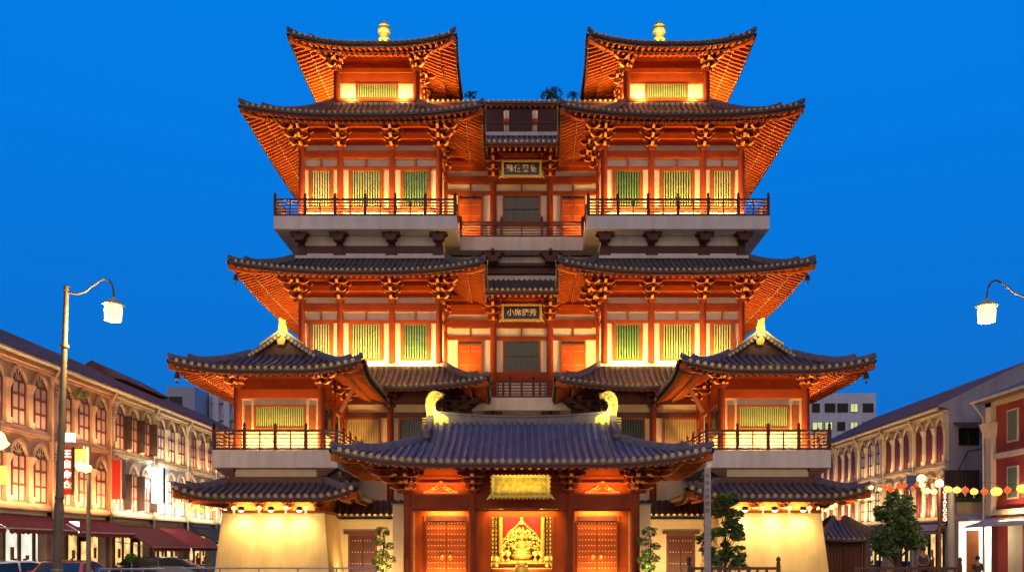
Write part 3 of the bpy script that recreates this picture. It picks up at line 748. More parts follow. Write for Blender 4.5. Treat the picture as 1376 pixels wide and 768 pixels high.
    # upper roof: hipped skirt with a gable above it
    ze = Z(494, 41.5); z1 = Z(478, 44.6)
    r = roof(root, cxm - 4.48, cxm + 4.48, 41.5, 52, cxm - 1.55, cxm + 1.55, 44.5, 51.9, ze, z1, lift=.42, A=1.1, curve=.42, sides='FLR', hips='12', vt={'L': 1.5, 'R': 1.5}, yclip=(41.5, 50.2), wall=2.5, sp=.34, rib=1.2, label='curved gabled tile roof of the corner pavilion')
    P = r['P']; ro = r['obj']
    g = MB(); n = 6; yg = 44.55
    prof = [P('L', 47, 1 + .5 * i / n) for i in range(n + 1)]; pr = [(p.x, p.z - .05) for p in prof] + [(2 * cxm - p.x, p.z - .05) for p in reversed(prof[:-1])]
    g.prism(pr, yg, yg + .15)
    gb = g.build('gable_board', M['gable'], root)
    gd = MB(); top = prof[-1]
    gd.frus(cxm, yg - .03, z1 + .05, top.z - .45, .75, .02, .12, .02); gd.box(cxm - .9, cxm + .9, yg - .06, yg - .02, z1 + .0, z1 + .10); gd.build('gable_ornament', M['wood'], gb)
    vr = MB()
    for f in (lambda p: p, lambda p: Vector((2 * cxm - p.x, p.y, p.z))):
        pts = [f(Vector((p.x, yg - .12, p.z + .07))) for p in [P('L', 47, .82 + .68 * i / 8) for i in range(9)]]
        vr.sweep(pts, [(-.12, -.10), (.12, -.10), (.12, .14), (-.12, .14)], side=Vector((0, 1, 0)) if pts[0].x < cxm else Vector((0, -1, 0)))
    vr.build('verge_ridge', M['ridge'], ro)
    vd = MB()
    for f in (-1, 1):
        for i in range(11):
            p = P('L', 47, .86 + .62 * i / 10); x = p.x if f < 0 else 2 * cxm - p.x
            vd.disc((x, yg - .26, p.z + .0), (0, -1, 0), .085, .05, 8)
    vd.build('verge_tile_end', M['tile_end'], ro)
    rd = MB(); zt = top.z; rd.box(cxm - .14, cxm + .14, yg, 50.1, zt - .15, zt + .30)
    rd.build('ridge', M['ridge'], ro)
    # gilded ridge-end ornament, and the gilded upper slopes beside it
    go = MB(); zc = zt + .1
    pf = [(-.34, -.2), (.30, -.2), (.30, .30), (.24, .70), (.30, .98), (.22, 1.12), (.06, 1.05), (-.10, .92), (-.26, .95), (-.20, .70), (-.34, .45)]
    go.prism([(cxm + a_ * sx * .7, zc + c * .72) for a_, c in pf], yg - .14, yg + .18)
    for i in range(4): go.box(cxm - .2, cxm + .2, yg - .19, yg - .14, zc + .05 + i * .13, zc + .11 + i * .13)
    go.frus(cxm - .05, yg - .1, zt - .5, zc, .16, .12, .3, .14)
    go.build('ridge_ornament', M['gold'], root, bevel=.02)
    gs = MB()
    for f in (-1, 1):
        pts = []
        for i in range(6):
            p = P('L', 47, 1.16 + .36 * i / 5); pts.append(Vector((p.x if f < 0 else 2 * cxm - p.x, yg - .1, p.z + .24)))
        gs.sweep(pts, [(-.15, -.04), (.15, -.04), (.12, .10), (-.12, .10)], side=Vector((0, 1, 0)) if f < 0 else Vector((0, -1, 0)))
    gs.build('gilded_verge', M['gold'], ro)
    # struts from the inner eave to the wall
    st = MB(); x_ = cxm - sx * 2.3
    st.tube([(x_ - sx * .55, 44.6, Z(552, 44.3)), (x_ - sx * 1.25, 44.6, Z(518, 44.3))], .11, 4); st.build('strut', M['bracket_edge'], root)
    # lower roof
    e0, e1 = cxm - 4.18, cxm + 4.18
    roof(root, e0, e1, 41.35, 51, cxm - 2.35, cxm + 2.35, 43.35, 49, Z(666, 41.35), Z(648, 43.35), lift=.42, A=1.1, curve=.3, sides='FLR', hips='12', wall=1.5, yclip=(41.35, 50), sp=.35, rib=1.3, label='low tiled skirt roof over the yellow lit base')
    # battered base wall
    YB = 42.8; zt = Z(689, YB); hw0, hw1 = 2.78, 2.45
    bw = MB(); bw.hexa([(cxm - hw0, YB - .35, 0), (cxm + hw0, YB - .35, 0), (cxm + hw0, 50, 0), (cxm - hw0, 50, 0)],
                       [(cxm - hw1, YB, zt), (cxm + hw1, YB, zt), (cxm + hw1, 50, zt), (cxm - hw1, 50, zt)])
    bw.build('base_wall', M['basewall'], root)
    rb = MB(); rb.box(cxm - 2.2, cxm + 2.2, YB + .25, 49, zt, Z(664, YB)); rb.build('wall', M['cove'], root)
    rb = MB(); rb.box(cxm - 2.5, cxm + 2.5, YB + .05, 49, zt - .02, zt + .14); 
    rb.box(cxm - 2.3, cxm + 2.3, YB + .1, YB + .25, Z(673, YB), Z(665, YB)); rb.build('beam', M['frame'], root)
    for i in range(4): place(BRS, 'bracket_set', root, (cxm - 2.1 + i * 1.4, YB + .2, zt + .12), 0, (.75, .9, .72))
    for i in range(3):
        f = MB(); x_ = cxm + (-1.35, 0.05, 1.4)[i]
        f.lathe([(.05, 0), (.15, .03), (.15, .16), (.06, .2)], x_, YB - .62, zt + .10, 10); fl = f.build('downlight', M['bronze'], root)
        f = MB(); f.lathe([(.01, -.03), (.12, .0), (.12, .03)], x_, YB - .62, zt + .07, 10); f.build('lens', M['bulb'], fl)
        d = bpy.data.lights.new('downlight_glow', 'SPOT'); d.energy = 250; d.color = (1, .68, .26); d.spot_size = R(125); d.spot_blend = .9; d.shadow_soft_size = .06
        o = bpy.data.objects.new('downlight_glow', d); COL.objects.link(o); o.location = (x_, YB - .62, zt + .02); o.rotation_euler = (R(20), 0, 0)
    area((cxm, YB - .75, zt + .06), 4.0, .12, 20, (0, .38, -1), (1, .70, .30))
    return root
M['bulb'] = emat('warm_bulb', (1, .82, .5), 14)
M['basewall'] = mat('base_plaster', (.76, .57, .27), .7, .12, .9, .3, 14, streak=.15)
pavilion(-1); pavilion(1)

# ================================================================ GATE HALL
M['gate_tile'] = tile_mat('sky_tinted_tile', (.15, .145, .18), .42)  # roof tile again, with the blue skylight put into its colour
gate = thing('gate_hall', 'front gate hall with wide blue grey tiled roof, studded doors and glowing golden shrine', 'gate hall', (0, 38, 0))
YG = 38.0
ze, zr = Z(619, 35.3), Z(568, 40.5)
vt = 5.2 / 3.5; k_ = .35
z1 = ze + (zr - ze) / ((1 - k_) * vt + k_ * vt * vt)
r = roof(gate, -7.5, 7.5, 35.3, 45.7, -4.0, 4.0, 38.8, 42.2, ze, z1, lift=.50, A=1.25, curve=k_, vt={'F': vt, 'B': vt}, wall=2.4, sp=.305, rib=1.25, tm='gate_tile', label='broad blue grey tiled roof of the gate hall')
P = r['P']; ro = r['obj']
rg = MB(); 
n = 12
pts = [Vector((-4.05 + 8.1 * i / n, 40.5, zr + .02 + .22 * abs(2 * i / n - 1) ** 2.2)) for i in range(n + 1)]
rg.sweep(pts, [(-.17, -.2), (.17, -.2), (.15, .20), (.19, .22), (.19, .30), (-.19, .30), (-.19, .22), (-.15, .20)])
rg.build('ridge', M['ridge'], ro)
for sx in (-1, 1):
    vr = MB()
    for f in ('F', 'B'):
        pts = [P(f, sx * 3.99, .95 + (vt - .95) * i / 7) + Vector((sx * .12, 0, .08)) for i in range(8)]
        vr.sweep(pts, [(-.15, -.1), (.15, -.1), (.13, .32), (-.13, .32)])
    vr.build('verge_ridge', M['ridge'], ro)
    pf = P('F', sx * 3.99, .95) + Vector((sx * .12, -.18, .1))
    bs = MB(); bs.lathe([(.12, 0), (.17, .08), (.15, .22), (.19, .32), (.13, .45), (.08, .5), (.10, .58), (.02, .66)], pf.x, pf.y, pf.z - .05, 8); bs.build('ridge_beast', M['ridge'], ro)
    g = MB(); pr = [P('F', sx * 3.9, 1 + (vt - 1) * i / 5) for i in range(6)]; pb = [P('B', sx * 3.9, 1 + (vt - 1) * i / 5) for i in range(6)]
    g.prism([(p.y, p.z - .06) for p in pr] + [(p.y, p.z - .06) for p in reversed(pb[:-1])], sx * 3.85, sx * 3.95, axis='x'); g.build('gable_board', M['red_dark'], gate)
    # gilded fish-tail ornament
    o_ = MB(); bx = sx * 4.0; by = zr + .1
    prof = [(.34, -.28), (.36, .25), (.44, .62), (.40, .98), (.24, 1.22), (.02, 1.34), (-.24, 1.33), (-.46, 1.22), (-.62, 1.20), (-.50, 1.08), (-.36, 1.02), (-.28, .92), (-.16, .86), (-.10, .66), (-.18, .46), (-.34, .34), (-.62, .28), (-.86, .12), (-.88, -.12), (-.3, -.28)]
    o_.prism([(bx + sx * a * .82, by + c) for a, c in prof], 40.32, 40.68)
    for i in range(7):
        t = i / 6; c = [(.12, .0), (.12, .25), (.14, .5), (.12, .75), (.0, .98), (-.18, 1.1), (-.36, 1.14)][i]
        o_.sphere((bx + sx * c[0], 40.32, by + c[1]), .13 - .03 * abs(t - .5), 8, 5)
        o_.sphere((bx + sx * c[0], 40.68, by + c[1]), .13 - .03 * abs(t - .5), 8, 5)
    for i in range(5): o_.box(bx + sx * .3 - .2, bx + sx * .3 + .2, 40.25, 40.75, by - .42 + i * .12, by - .36 + i * .12)
    o_.build('ridge_end_ornament', M['gold'], gate, bevel=.03)
# body
zc, zb1, zb0 = Z(653, YG), Z(662, YG), Z(683, YG)
xs = [-4.82, -2.05, 2.05, 4.82]
bm = MB(); bm.box(-5.0, 5.0, YG - .16, YG + .16, zb0, zb1)
bm.box(-4.9, 4.9, YG - .05, YG + .1, zb0 - .10, zb0 - .02)
bm.build('beam', M['red'], gate)
bm = MB(); bm.box(-4.9, 4.9, YG + .02, YG + .2, zb1, Z(633, YG) + .2); bm.box(-4.9, 4.9, YG - .35, YG - .22, Z(642, YG), Z(638, YG)); bm.box(-4.9, 4.9, YG - .12, YG + .02, Z(651, YG), Z(648, YG)); bm.build('frieze', M['frieze'], gate)
for x in xs:
    column(gate, x, YG - .02, 0, zb1, .21)
    place(BR, 'bracket_set', gate, (x, YG - .12, zb1 - .02), 0, (1.0, 1.1, .72))
for s in (-1, 1): place(BR, 'bracket_set', gate, (s * 4.95, YG - .12, zb1 - .02), R(45 * s), (1.1, 1.6, .72))
for s in (-1, 1):
    place(BR, 'bracket_set', gate, (s * 4.9, YG + 1.6, zb1 - .02), R(90 * s), (1, 1.2, .72))
    # side walls
    sw = MB(); q = sorted((s * 4.75, s * 4.9)); sw.box(q[0], q[1], YG + .2, 43, 0, zb1 + .7); sw.build('wall', M['red'], gate)
    # carved gilded strut between brackets
    gm = MB(); xm = s * 3.43
    for k in (-1, 1):
        gm.tube([(xm + k * .74, YG - .08, zb1 + .03), (xm + k * .5, YG - .08, zb1 + .09), (xm + k * .36, YG - .08, zb1 + .20), (xm + k * .22, YG - .08, zb1 + .26), (xm + k * .12, YG - .08, zb1 + .42), (xm, YG - .08, zb1 + .5)], .035, 6)
        gm.tube([(xm + k * .45, YG - .08, zb1 + .04), (xm + k * .25, YG - .08, zb1 + .12), (xm + k * .08, YG - .08, zb1 + .25)], .025, 6)
    gm.box(xm - .75, xm + .75, YG - .1, YG - .05, zb1 + .003, zb1 + .03)
    gm.sphere((xm, YG - .05, zb1 + .45), .09, 8, 5); gm.sphere((xm - .3, YG - .05, zb1 + .16), .07, 8, 5); gm.sphere((xm + .3, YG - .05, zb1 + .16), .07, 8, 5)
    gm.build('carved_strut', M['bracket_edge'], gate)
# door bays
YD = 38.75
fm = MB()
for s in (-1, 1):
    for (u, v_) in ((2.02, 2.36), (4.16, 4.68)):
        q = sorted((s * u, s * v_)); fm.box(q[0], q[1], YD - .05, YD + .1, 0, zb0 - .02)
    q = sorted((s * 1.34, s * 2.02)); fm.box(q[0], q[1], YD - .05, YD + .1, 0, zb0 - .02)
    q = sorted((s * 2.36, s * 4.16)); fm.box(q[0], q[1], YD - .05, YD + .1, Z(693, YD), zb0 - .02)
    for xx in (2.34, 4.18, 1.36, 2.2): 
        fm.box(s * xx - .04, s * xx + .04, YD - .1, YD - .05, 0, Z(692, YD))
fm.box(-1.34, 1.34, YD - .05, YD + .1, Z(694, YD), zb0 - .02)
fm.build('door_surround', M['door'], gate)
for s in (-1, 1):
    for xx in (4.66, 1.98):
        st = MB(); st.box(s * xx - .03, s * xx + .03, YD - .12, YD - .05, 0, zb0 - .1); st.build('trim', M['tile_end'], gate)
for s in (-1, 1):
    q = sorted((s * 2.40, s * 4.12)); stud_door(gate, q[0] , q[1], YD - .06, 0.0, Z(699, YD), rows=12, fr=.02, handles=True, studcols=6)
    tr = MB(); tr.box(q[0], q[1], YD - .09, YD - .04, Z(698.6, YD), Z(693.5, YD)); tr.build('transom', M['red_dark'], gate)
fl_ = MB(); fl_.box(-4.8, 4.8, YG + .2, 43, 0.001, .14); fl_.build('floor_slab', M['stone'], gate)
bk = MB(); bk.box(-4.75, 4.75, 42.6, 42.8, 0.14, zb1 + .5); bk.box(-1.9, -1.8, YD + .1, 42.6, .14, zb1); bk.box(1.8, 1.9, YD + .1, 42.6, .14, zb1); bk.box(-1.8, 1.8, YD + .2, 42.6, 3.95, 4.0); bk.build('wall', M['red'], gate)
# gilded plaque above the shrine opening
def plaque(x, y, z0, z1, w, body, size, label, m='black', tm='tile_end', scal=True, tilt=0.0):
    p = thing('plaque', label, 'sign', (x, y, z0))
    h = z1 - z0; t = .10
    b = MB(); b.box(x - w / 2 + t, x + w / 2 - t, y - .02, y + .04, z0 + t, z1 - t); b.build('panel', M[m], p)
    f = MB()
    f.box(x - w / 2, x - w / 2 + t, y - .07, y + .05, z0, z1); f.box(x + w / 2 - t, x + w / 2, y - .07, y + .05, z0, z1)
    f.box(x - w / 2 + t, x + w / 2 - t, y - .068, y + .05, z0, z0 + t); f.box(x - w / 2 + t, x + w / 2 - t, y - .068, y + .05, z1 - t, z1)
    n = int(w / .16)
    for i in range(n):
        xx = x - w / 2 + w * (i + .5) / n
        f.sphere((xx, y - .06, z0 - .01), .065, 6, 4); f.sphere((xx, y - .06, z1 + .0), .05, 6, 4)
    k = max(3, int(h / .16))
    for i in range(k):
        zz = z0 + h * (i + .5) / k; f.sphere((x - w / 2, y - .06, zz), .055, 6, 4); f.sphere((x + w / 2, y - .06, zz), .055, 6, 4)
    for sx in (-1, 1): f.prism([(x + sx * (w / 2), z0), (x + sx * (w / 2 + .22), z0 - .10), (x + sx * (w / 2 + .1), z0 + .08), (x + sx * w / 2, z0 + .2)], y - .05, y + .0)
    f.build('frame', M['gold'], p)
    if body: text_mesh(body, size, 'lettering', M[tm], p, (x, y - .035, (z0 + z1) / 2), depth=.008, bold=.006)
    return p
plaque(-.04, 36.55, Z(668, 36.55), Z(638, 36.55), 2.38, '', 0, 'large gilded plaque over the shrine opening of the gate hall', m='goldp')
plaque(0, YR - 1.1, Z(238, YR - 1.1), Z(216, YR - 1.1), 2.3, '殊伎癸良', .46, 'black plaque with gold characters under the uppermost middle eave', tm='stud')
plaque(0, YR - 1.1, Z(431, YR - 1.1), Z(409, YR - 1.1), 2.3, '小席捷秀', .44, 'black plaque with gold characters under the lower middle eave', tm='stud')

# shrine seen through the opening
sh = thing('shrine', 'glowing golden shrine with red backdrop inside the gate hall opening', 'shrine', (0, 41.4, .14))
b = MB(); b.box(-.86, .86, 41.75, 41.8, .9, 3.5); b.build('backdrop', mat('red_silk', (.60, .02, .015), .5, .5, 3.5), sh)
for s in (-1, 1):
    b = MB(); b.cyl(s * .98, 41.5, .14, 3.75, .10, .10, 12); b.lathe([(.10, 0), (.17, .08), (.17, .2), (.1, .28)], s * .98, 41.5, 3.4, 12); b.build('pillar', M['gold'], sh, smooth=True)
    b = MB(); q = sorted((s * 1.1, s * 1.75)); b.box(q[0], q[1], 41.7, 41.78, .14, 3.8); sc = b.build('side_screen', M['red_dark'], sh)
    b = MB()
    for i in range(17):
        for j in range(4): b.sphere((q[0] + (j + .5) * .16, 41.68, .35 + i * .2), .055, 6, 5, 1.2)
    for i in range(18): b.box(q[0], q[1], 41.66, 41.69, .24 + i * .2, .255 + i * .2)
    b.build('gilded_figures', M['gold'], sc)
b = MB(); 
for i, (w_, z0, z1) in enumerate(((1.6, .14, .55), (1.35, .55, .85), (1.1, .85, 1.1))): b.box(-w_, w_, 40.6 + i * .25, 41.6, z0, z1)
b.build('altar_table', M['red'], sh)
b = MB()
for z0 in (.5, .8, 1.05): b.box(-1.55, 1.55, 40.55, 40.58, z0, z0 + .04)
for i in range(22): b.sphere((-1.3 + i * .124, 40.9, 1.16), .05, 6, 5, 1.5)
b.build('altar_trim', M['gold'], sh)
b = MB()   # ornate golden seated image under a halo
b.lathe([(.42, 0), (.50, .06), (.34, .14), (.45, .22), (.50, .30), (.42, .38)], 0, 41.2, 1.1, 16)
b.lathe([(.40, 0), (.44, .08), (.34, .18), (.24, .26), (.27, .40), (.24, .54), (.09, .60), (.08, .64), (.13, .70), (.14, .80), (.09, .88), (.05, .95), (.01, 1.0)], 0, 41.2, 1.46, 14)
for s in (-1, 1): b.tube([(s * .24, 41.15, 1.98), (s * .36, 41.05, 1.75), (s * .16, 40.95, 1.62)], .07, 6)
b.build('golden_image', M['gold'], sh, smooth=True)
b = MB(); q_ = random.Random(3)
for i in range(190):
    a = math.pi * (-.08 + 1.16 * q_.random()); rr = .25 + .58 * math.sqrt(q_.random()); rr *= 1.0 if q_.random() < .8 else 1.12
    b.sphere((rr * math.cos(a), 41.44 + .05 * q_.random(), 1.72 + rr * math.sin(a) * 1.12), q_.uniform(.03, .07), 6, 4, q_.uniform(.7, 1.4))
for k in (-1, 1): b.tube([(k * .86, 41.45, 1.5), (k * .9, 41.45, 2.0), (k * .62, 41.45, 2.45), (k * .25, 41.45, 2.75), (0, 41.45, 3.05)], .035, 6)
b.lathe([(.12, 0), (.05, .20), (.09, .28), (.05, .34), (.07, .40), (.01, .62)], 0, 41.45, 2.85, 8)
b.build('halo', M['gold'], sh)
hb = MB(); hb.prism([(.86 * math.cos(math.pi * i / 16), 1.5 + 1.2 * math.sin(math.pi * i / 16)) for i in range(17)], 41.5, 41.54); hb.build('halo_board', M['wood'], sh)
for k in (-1, 1):
    for i in range(4):
        fv = MB(); fv.lathe([(.05, 0), (.10, .1), (.05, .2), (.03, .26), (.12, .34), (.15, .44), (.06, .52)], k * (.62 + .27 * i), 40.7, 1.1 if i < 2 else .86, 8); fv.build('offering_vase', M['gold'], sh, smooth=True)
ib = thing('incense_burner', 'round golden incense burner standing before the shrine', 'incense burner', (0, 39.6, .14))
b = MB(); b.lathe([(.10, .32), (.26, .38), (.36, .55), (.38, .75), (.30, .92), (.34, .98), (.26, 1.0)], 0, 39.6, .14, 16); b.build('bowl', M['gold'], ib, smooth=True)
for i in range(3):
    a = i * 2.09 + .5; b = MB(); b.tube([(.12 * math.cos(a), 39.6 + .12 * math.sin(a), .55), (.30 * math.cos(a), 39.6 + .3 * math.sin(a), .14)], .05, 6); b.build('leg', M['gold'], ib)
b = MB(); b.lathe([(.30, 0), (.28, .12), (.12, .28), (.16, .34), (.10, .42), (.01, .5)], 0, 39.6, 1.14, 14); b.build('lid', M['gold'], ib, smooth=True); ib.scale = (.85, .85, .85)
place_y = 0
# garden walls either side
for sx in (-1, 1):
    gw = thing('garden_wall', ('cream wall with tiled coping and dark door between the gate hall and the left pavilion' if sx < 0 else 'cream wall with tiled coping and dark door between the gate hall and the right pavilion'), 'wall', (sx * 7.6, 46, 0), 'garden walls beside the gate hall')
    Yw = 46.0; a, b_ = sorted((sx * 5.6, sx * 9.6)); zt = Z(697, Yw)
    w_ = MB(); da, db = sorted((sx * 7.45, sx * 8.95)); zd = Z(717, Yw)
    w_.box(a, da, Yw, Yw + .3, 0, zt); w_.box(db, b_, Yw, Yw + .3, 0, zt); w_.box(da, db, Yw, Yw + .3, zd, zt)
    w_.box(a, b_, Yw - .06, Yw + .36, zt - .12, zt)
    w_.build('wall_body', M['cream'], gw)
    ra, rb_ = a, b_
    roof(gw, ra, rb_, Yw - .55, Yw + 1.0, ra, rb_, Yw + .15, Yw + .3, Z(691, Yw - .5), Z(691, Yw - .5) + .75, lift=0, sides='FB', hips='', rafters=False, sp=.30, rib=.95)
    stud_door(gw, da + .12, db - .12, Yw + .12, 0.02, zd - .1, rows=4, base='red_dark', studcols=4, handles=False, frm='wood')
    l_ = MB(); l_.box(da - .2, db + .2, Yw - .08, Yw - .002, zd, zd + .16); l_.build('lintel', M['wood'], gw)
    pl = thing('gate_pier', ('plain cream pier at the left corner of the gate hall' if sx < 0 else 'plain cream pier at the right corner of the gate hall'), 'pier', (sx * 5.5, 40, 0))
    p_ = MB(); q = sorted((sx * 5.12, sx * 5.78)); p_.box(q[0], q[1], 40, 45.9, 0, Z(678, 40)); p_.build('shaft', M['cream'], pl, bevel=.02)
    p_ = MB(); p_.box(q[0] - .05, q[1] + .05, 39.95, 45.95, Z(678, 40), Z(676, 40)); p_.build('cap', M['stone'], pl)

# wind bells at the corners
def bell_mesh():
    b = MB(); b.tube([(0, 0, 0), (0, 0, -.28)], .012, 4); b.lathe([(.16, 0), (.13, .08), (.11, .22), (.06, .30), (.01, .33)], 0, 0, -.60, 10); b.lathe([(.01, 0), (.08, .06), (.01, .12)], 0, 0, -.82, 6)
    me = b.mesh('wind_bell'); me.materials.append(M['bronze']); return me
BELL = bell_mesh()
for (x, y, z, lb) in ((-16.05, 41.6, Z(488, 41.5) - .1, 'bronze wind bell hanging from the left pavilion roof corner'), (16.05, 41.6, Z(488, 41.5) - .1, 'bronze wind bell hanging from the right pavilion roof corner'),
                      (-15.2, 47.5, Z(358, 47.4) - .1, 'bronze wind bell under the left corner of the middle temple eave'), (15.2, 47.5, Z(358, 47.4) - .1, 'bronze wind bell under the right corner of the middle temple eave'),
                      (-7.2, 35.5, Z(612, 35.5) - .25, 'bronze wind bell at the left corner of the gate hall roof'), (7.2, 35.5, Z(612, 35.5) - .25, 'bronze wind bell at the right corner of the gate hall roof')):
    o = place(BELL, 'wind_bell', None, (x, y, z)); tag(o, lb, 'bell', 'wind bells under the eaves')
# streamers in the rooftop gallery
for (x, lb) in ((-.92, 'left white and red cloth streamer in the rooftop gallery'), (.80, 'right white and red cloth streamer in the rooftop gallery')):
    t = thing('streamer', lb, 'streamer', (x, 53.9, Z(178, 53.9)), 'striped streamers in the rooftop gallery')
    z0, z1 = Z(178, 53.9), Z(150, 53.9); h = z1 - z0
    b = MB(); b.cyl(x, 53.9, z0 + h * .62, z1, .15, .17, 12); b.cyl(x, 53.9, z0 + h * .08, z0 + h * .30, .15, .15, 12)
    for i in range(8): a = i * .785; b.box(x + .13 * math.cos(a) - .02, x + .13 * math.cos(a) + .02, 53.9 + .13 * math.sin(a) - .02, 53.9 + .13 * math.sin(a) + .02, z0 - .02, z0 + h * .08)
    b.cyl(x, 53.9, z0 + h * .25, z0 + h * .66, .10, .10, 8); b.build('cloth', M['white'], t, smooth=True)
    b = MB(); b.cyl(x, 53.9, z0 + h * .30, z0 + h * .62, .16, .16, 12); b.build('red_band', mat('red_cloth', (.55, .02, .02), .7), t, smooth=True)
# shrubs on the roof terrace
# ================================================================ floodlights on the temple
UP = 20
for sx in (-1, 1):
    cx_ = sx * 8.45
    y = YT - .98
    for xx in (5.9, 8.7, 11.2):
        w_ = 2.0 if xx != 8.7 else 2.4
        area((sx * xx, y, Z4F + .10), w_, .12, 84, (0, .66, 1), WARM)
        area((sx * xx, y + .05, Z(489, 50) + .02), w_, .12, 84, (0, .66, 1), WARM)
    # outer and inner flanks
    for yy in (51.5, 55):
        area((sx * 13.15, yy, Z4F + .15), .12, 2.6, 74, (sx * .35, 0, 1), WARM)
        area((sx * 13.2, yy - .5, Z(489, 50) + .2), .12, 2.6, 76, (sx * .35, 0, 1), WARM)
    area((sx * 3.9, 51.6, Z4F + .15), .12, 2.0, 75, (-sx * .15, 0, 1), WARM)
    area((sx * 3.9, 51.4, Z(489, 50) + .3), .12, 2.0, 75, (-sx * .15, 0, 1), WARM)
    # recess
    area((sx * 3.0, YR - .5, Z(318, 52.25) + .1), 1.8, .12, 18, (sx * .25, .25, 1), WARM)
    area((sx * 3.4, YR - .45, Z(489, 50) - .2), 1.4, .12, 22, (sx * .2, .35, 1), WARM)
    # top tower
    for xx in (7.0, 10.0): area((sx * xx, YP - .28, Z(139, YP)), .5, .10, 13, (0, .5, 1), WARM)
    area((sx * 8.5, YP - .55, Z(139, YP)), 3.6, .1, 55, (0, -.1, 1), WARM)
    for yy in (53.6, 56.2):
        area((sx * 11.35, yy, Z(139, YP)), .1, 2.2, 80, (sx * .25, 0, 1), WARM); area((sx * 5.75, yy, Z(139, YP)), .1, 2.2, 70, (-sx * .25, 0, 1), WARM)
    # pavilion upper storey
    px = sx * 11.9
    area((px, YP2 - .68, Z(604, 43.05) + .08), 3.8, .12, 95, (0, .45, 1), WARM)
    area((px + sx * 2.6, 46.5, Z(604, 43.05) + .1), .12, 4.5, 130, (sx * .3, 0, 1), WARM)
    area((px - sx * 2.5, 46.5, Z(604, 43.05) + .1), .12, 4.5, 75, (-sx * .2, 0, 1), WARM)
    # cove light behind the beam of the lower storey
    area((px, 42.75, Z(686, 42.8) + .08), 3.8, .10, 18, (0, .5, 1), WARMY)
    # second storey between pavilion and gate hall
    area((sx * 8.9, 49.5, Z(604, 43.05) + .2), 1.8, .12, 26, (0, .3, 1), WARM)
    # gilded ornaments
    area((sx * 4.05, 39.0, zr + .65), .5, .3, 5.5, (0, 1, .02), (1, .82, .35), spread=110)
    area((sx * 11.9, 43.4, Z(440, 44.5)), .6, .2, 4.5, (0, 1, .02), (1, .82, .35), spread=125)
    area((sx * 8.45, 53.4, Z(56, 50.2) + 1.75), .5, .3, 32, (0, .8, 1), (1, .85, .45))
    area((sx * 6.0, 38.9, .2), .8, .15, 9, (0, .5, 1), WARMY)  # added fill to warm the gate piers
    # gate hall bays
    area((sx * 3.3, YG + .42, Z(684, YG)), 1.5, .12, 20, (0, .35, -1), (1, .58, .18))
    area((sx * 3.3, YD - .5, .25), 1.5, .15, 18, (0, .35, 1), (1, .6, .2))
    area((sx * 3.43, YG - .5, zb1 + .03), 1.6, .08, 10, (0, .4, 1), (1, .50, .14))
    area((sx * 7.6, 44.2, .25), 2.6, .15, 34, (0, .55, 1), WARMY)  # added wash brightening the garden wall
area((0, 36.0, zb1 - .15), 2.0, .1, 6, (0, .5, 1), (1, .8, .35), spread=120)
area((0, 40.3, 3.85), 2.4, 1.2, 70, (0, .25, -1), (1, .70, .26))
area((0, 39.9, .5), 1.6, .3, 26, (0, .5, 1), (1, .70, .26))
area((0, YG + .42, Z(684, YG)), 2.8, .12, 16, (0, .35, -1), (1, .55, .18))
# ================================================================ GROUND
def sheet(name, x0, x1, y0, y1, z, m):
    b = MB(); b.add([(x0, y0, z), (x1, y0, z), (x1, y1, z), (x0, y1, z)], [(0, 1, 2, 3)]); o = b.build(name, m); o['kind'] = 'structure'; return o
M['asphalt'] = mat('asphalt', (.05, .05, .052), .8, .3, 2, .4, 60)
M['paving'] = mat('paving', (.26, .23, .20), .65, .2, 1.2, .3, 20)
M['paint'] = mat('road_paint', (.7, .7, .66), .6, .15, 8)
sheet('ground', -900, 900, -300, 1500, -.16, mat('ground_earth', (.10, .10, .09), .9, .3, .2))
sheet('left_road', -18.6, -15.6, -60, 300, -.12, M['asphalt'])
sheet('right_road', 16.6, 21.0, -60, 300, -.12, M['asphalt'])
for x in (-17.1,):
    b = MB()
    for i in range(30): b.add([(x - .06, i * 5 - 20, -.112), (x + .06, i * 5 - 20, -.112), (x + .06, i * 5 - 17.5, -.112), (x - .06, i * 5 - 17.5, -.112)], [(0, 1, 2, 3)])
    o = b.build('road_markings', M['paint']); o['kind'] = 'structure'
b = MB(); b.box(-15.6, 16.6, -60, 120, -.155, 0); o = b.build('pavement', M['paving']); o['kind'] = 'structure'
b = MB(); b.box(-21.0, -18.6, -60, 120, -.155, .02); o = b.build('left_pavement', M['paving']); o['kind'] = 'structure'
b = MB(); b.box(21.0, 23.3, -60, 120, -.155, .02); o = b.build('right_pavement', M['paving']); o['kind'] = 'structure'

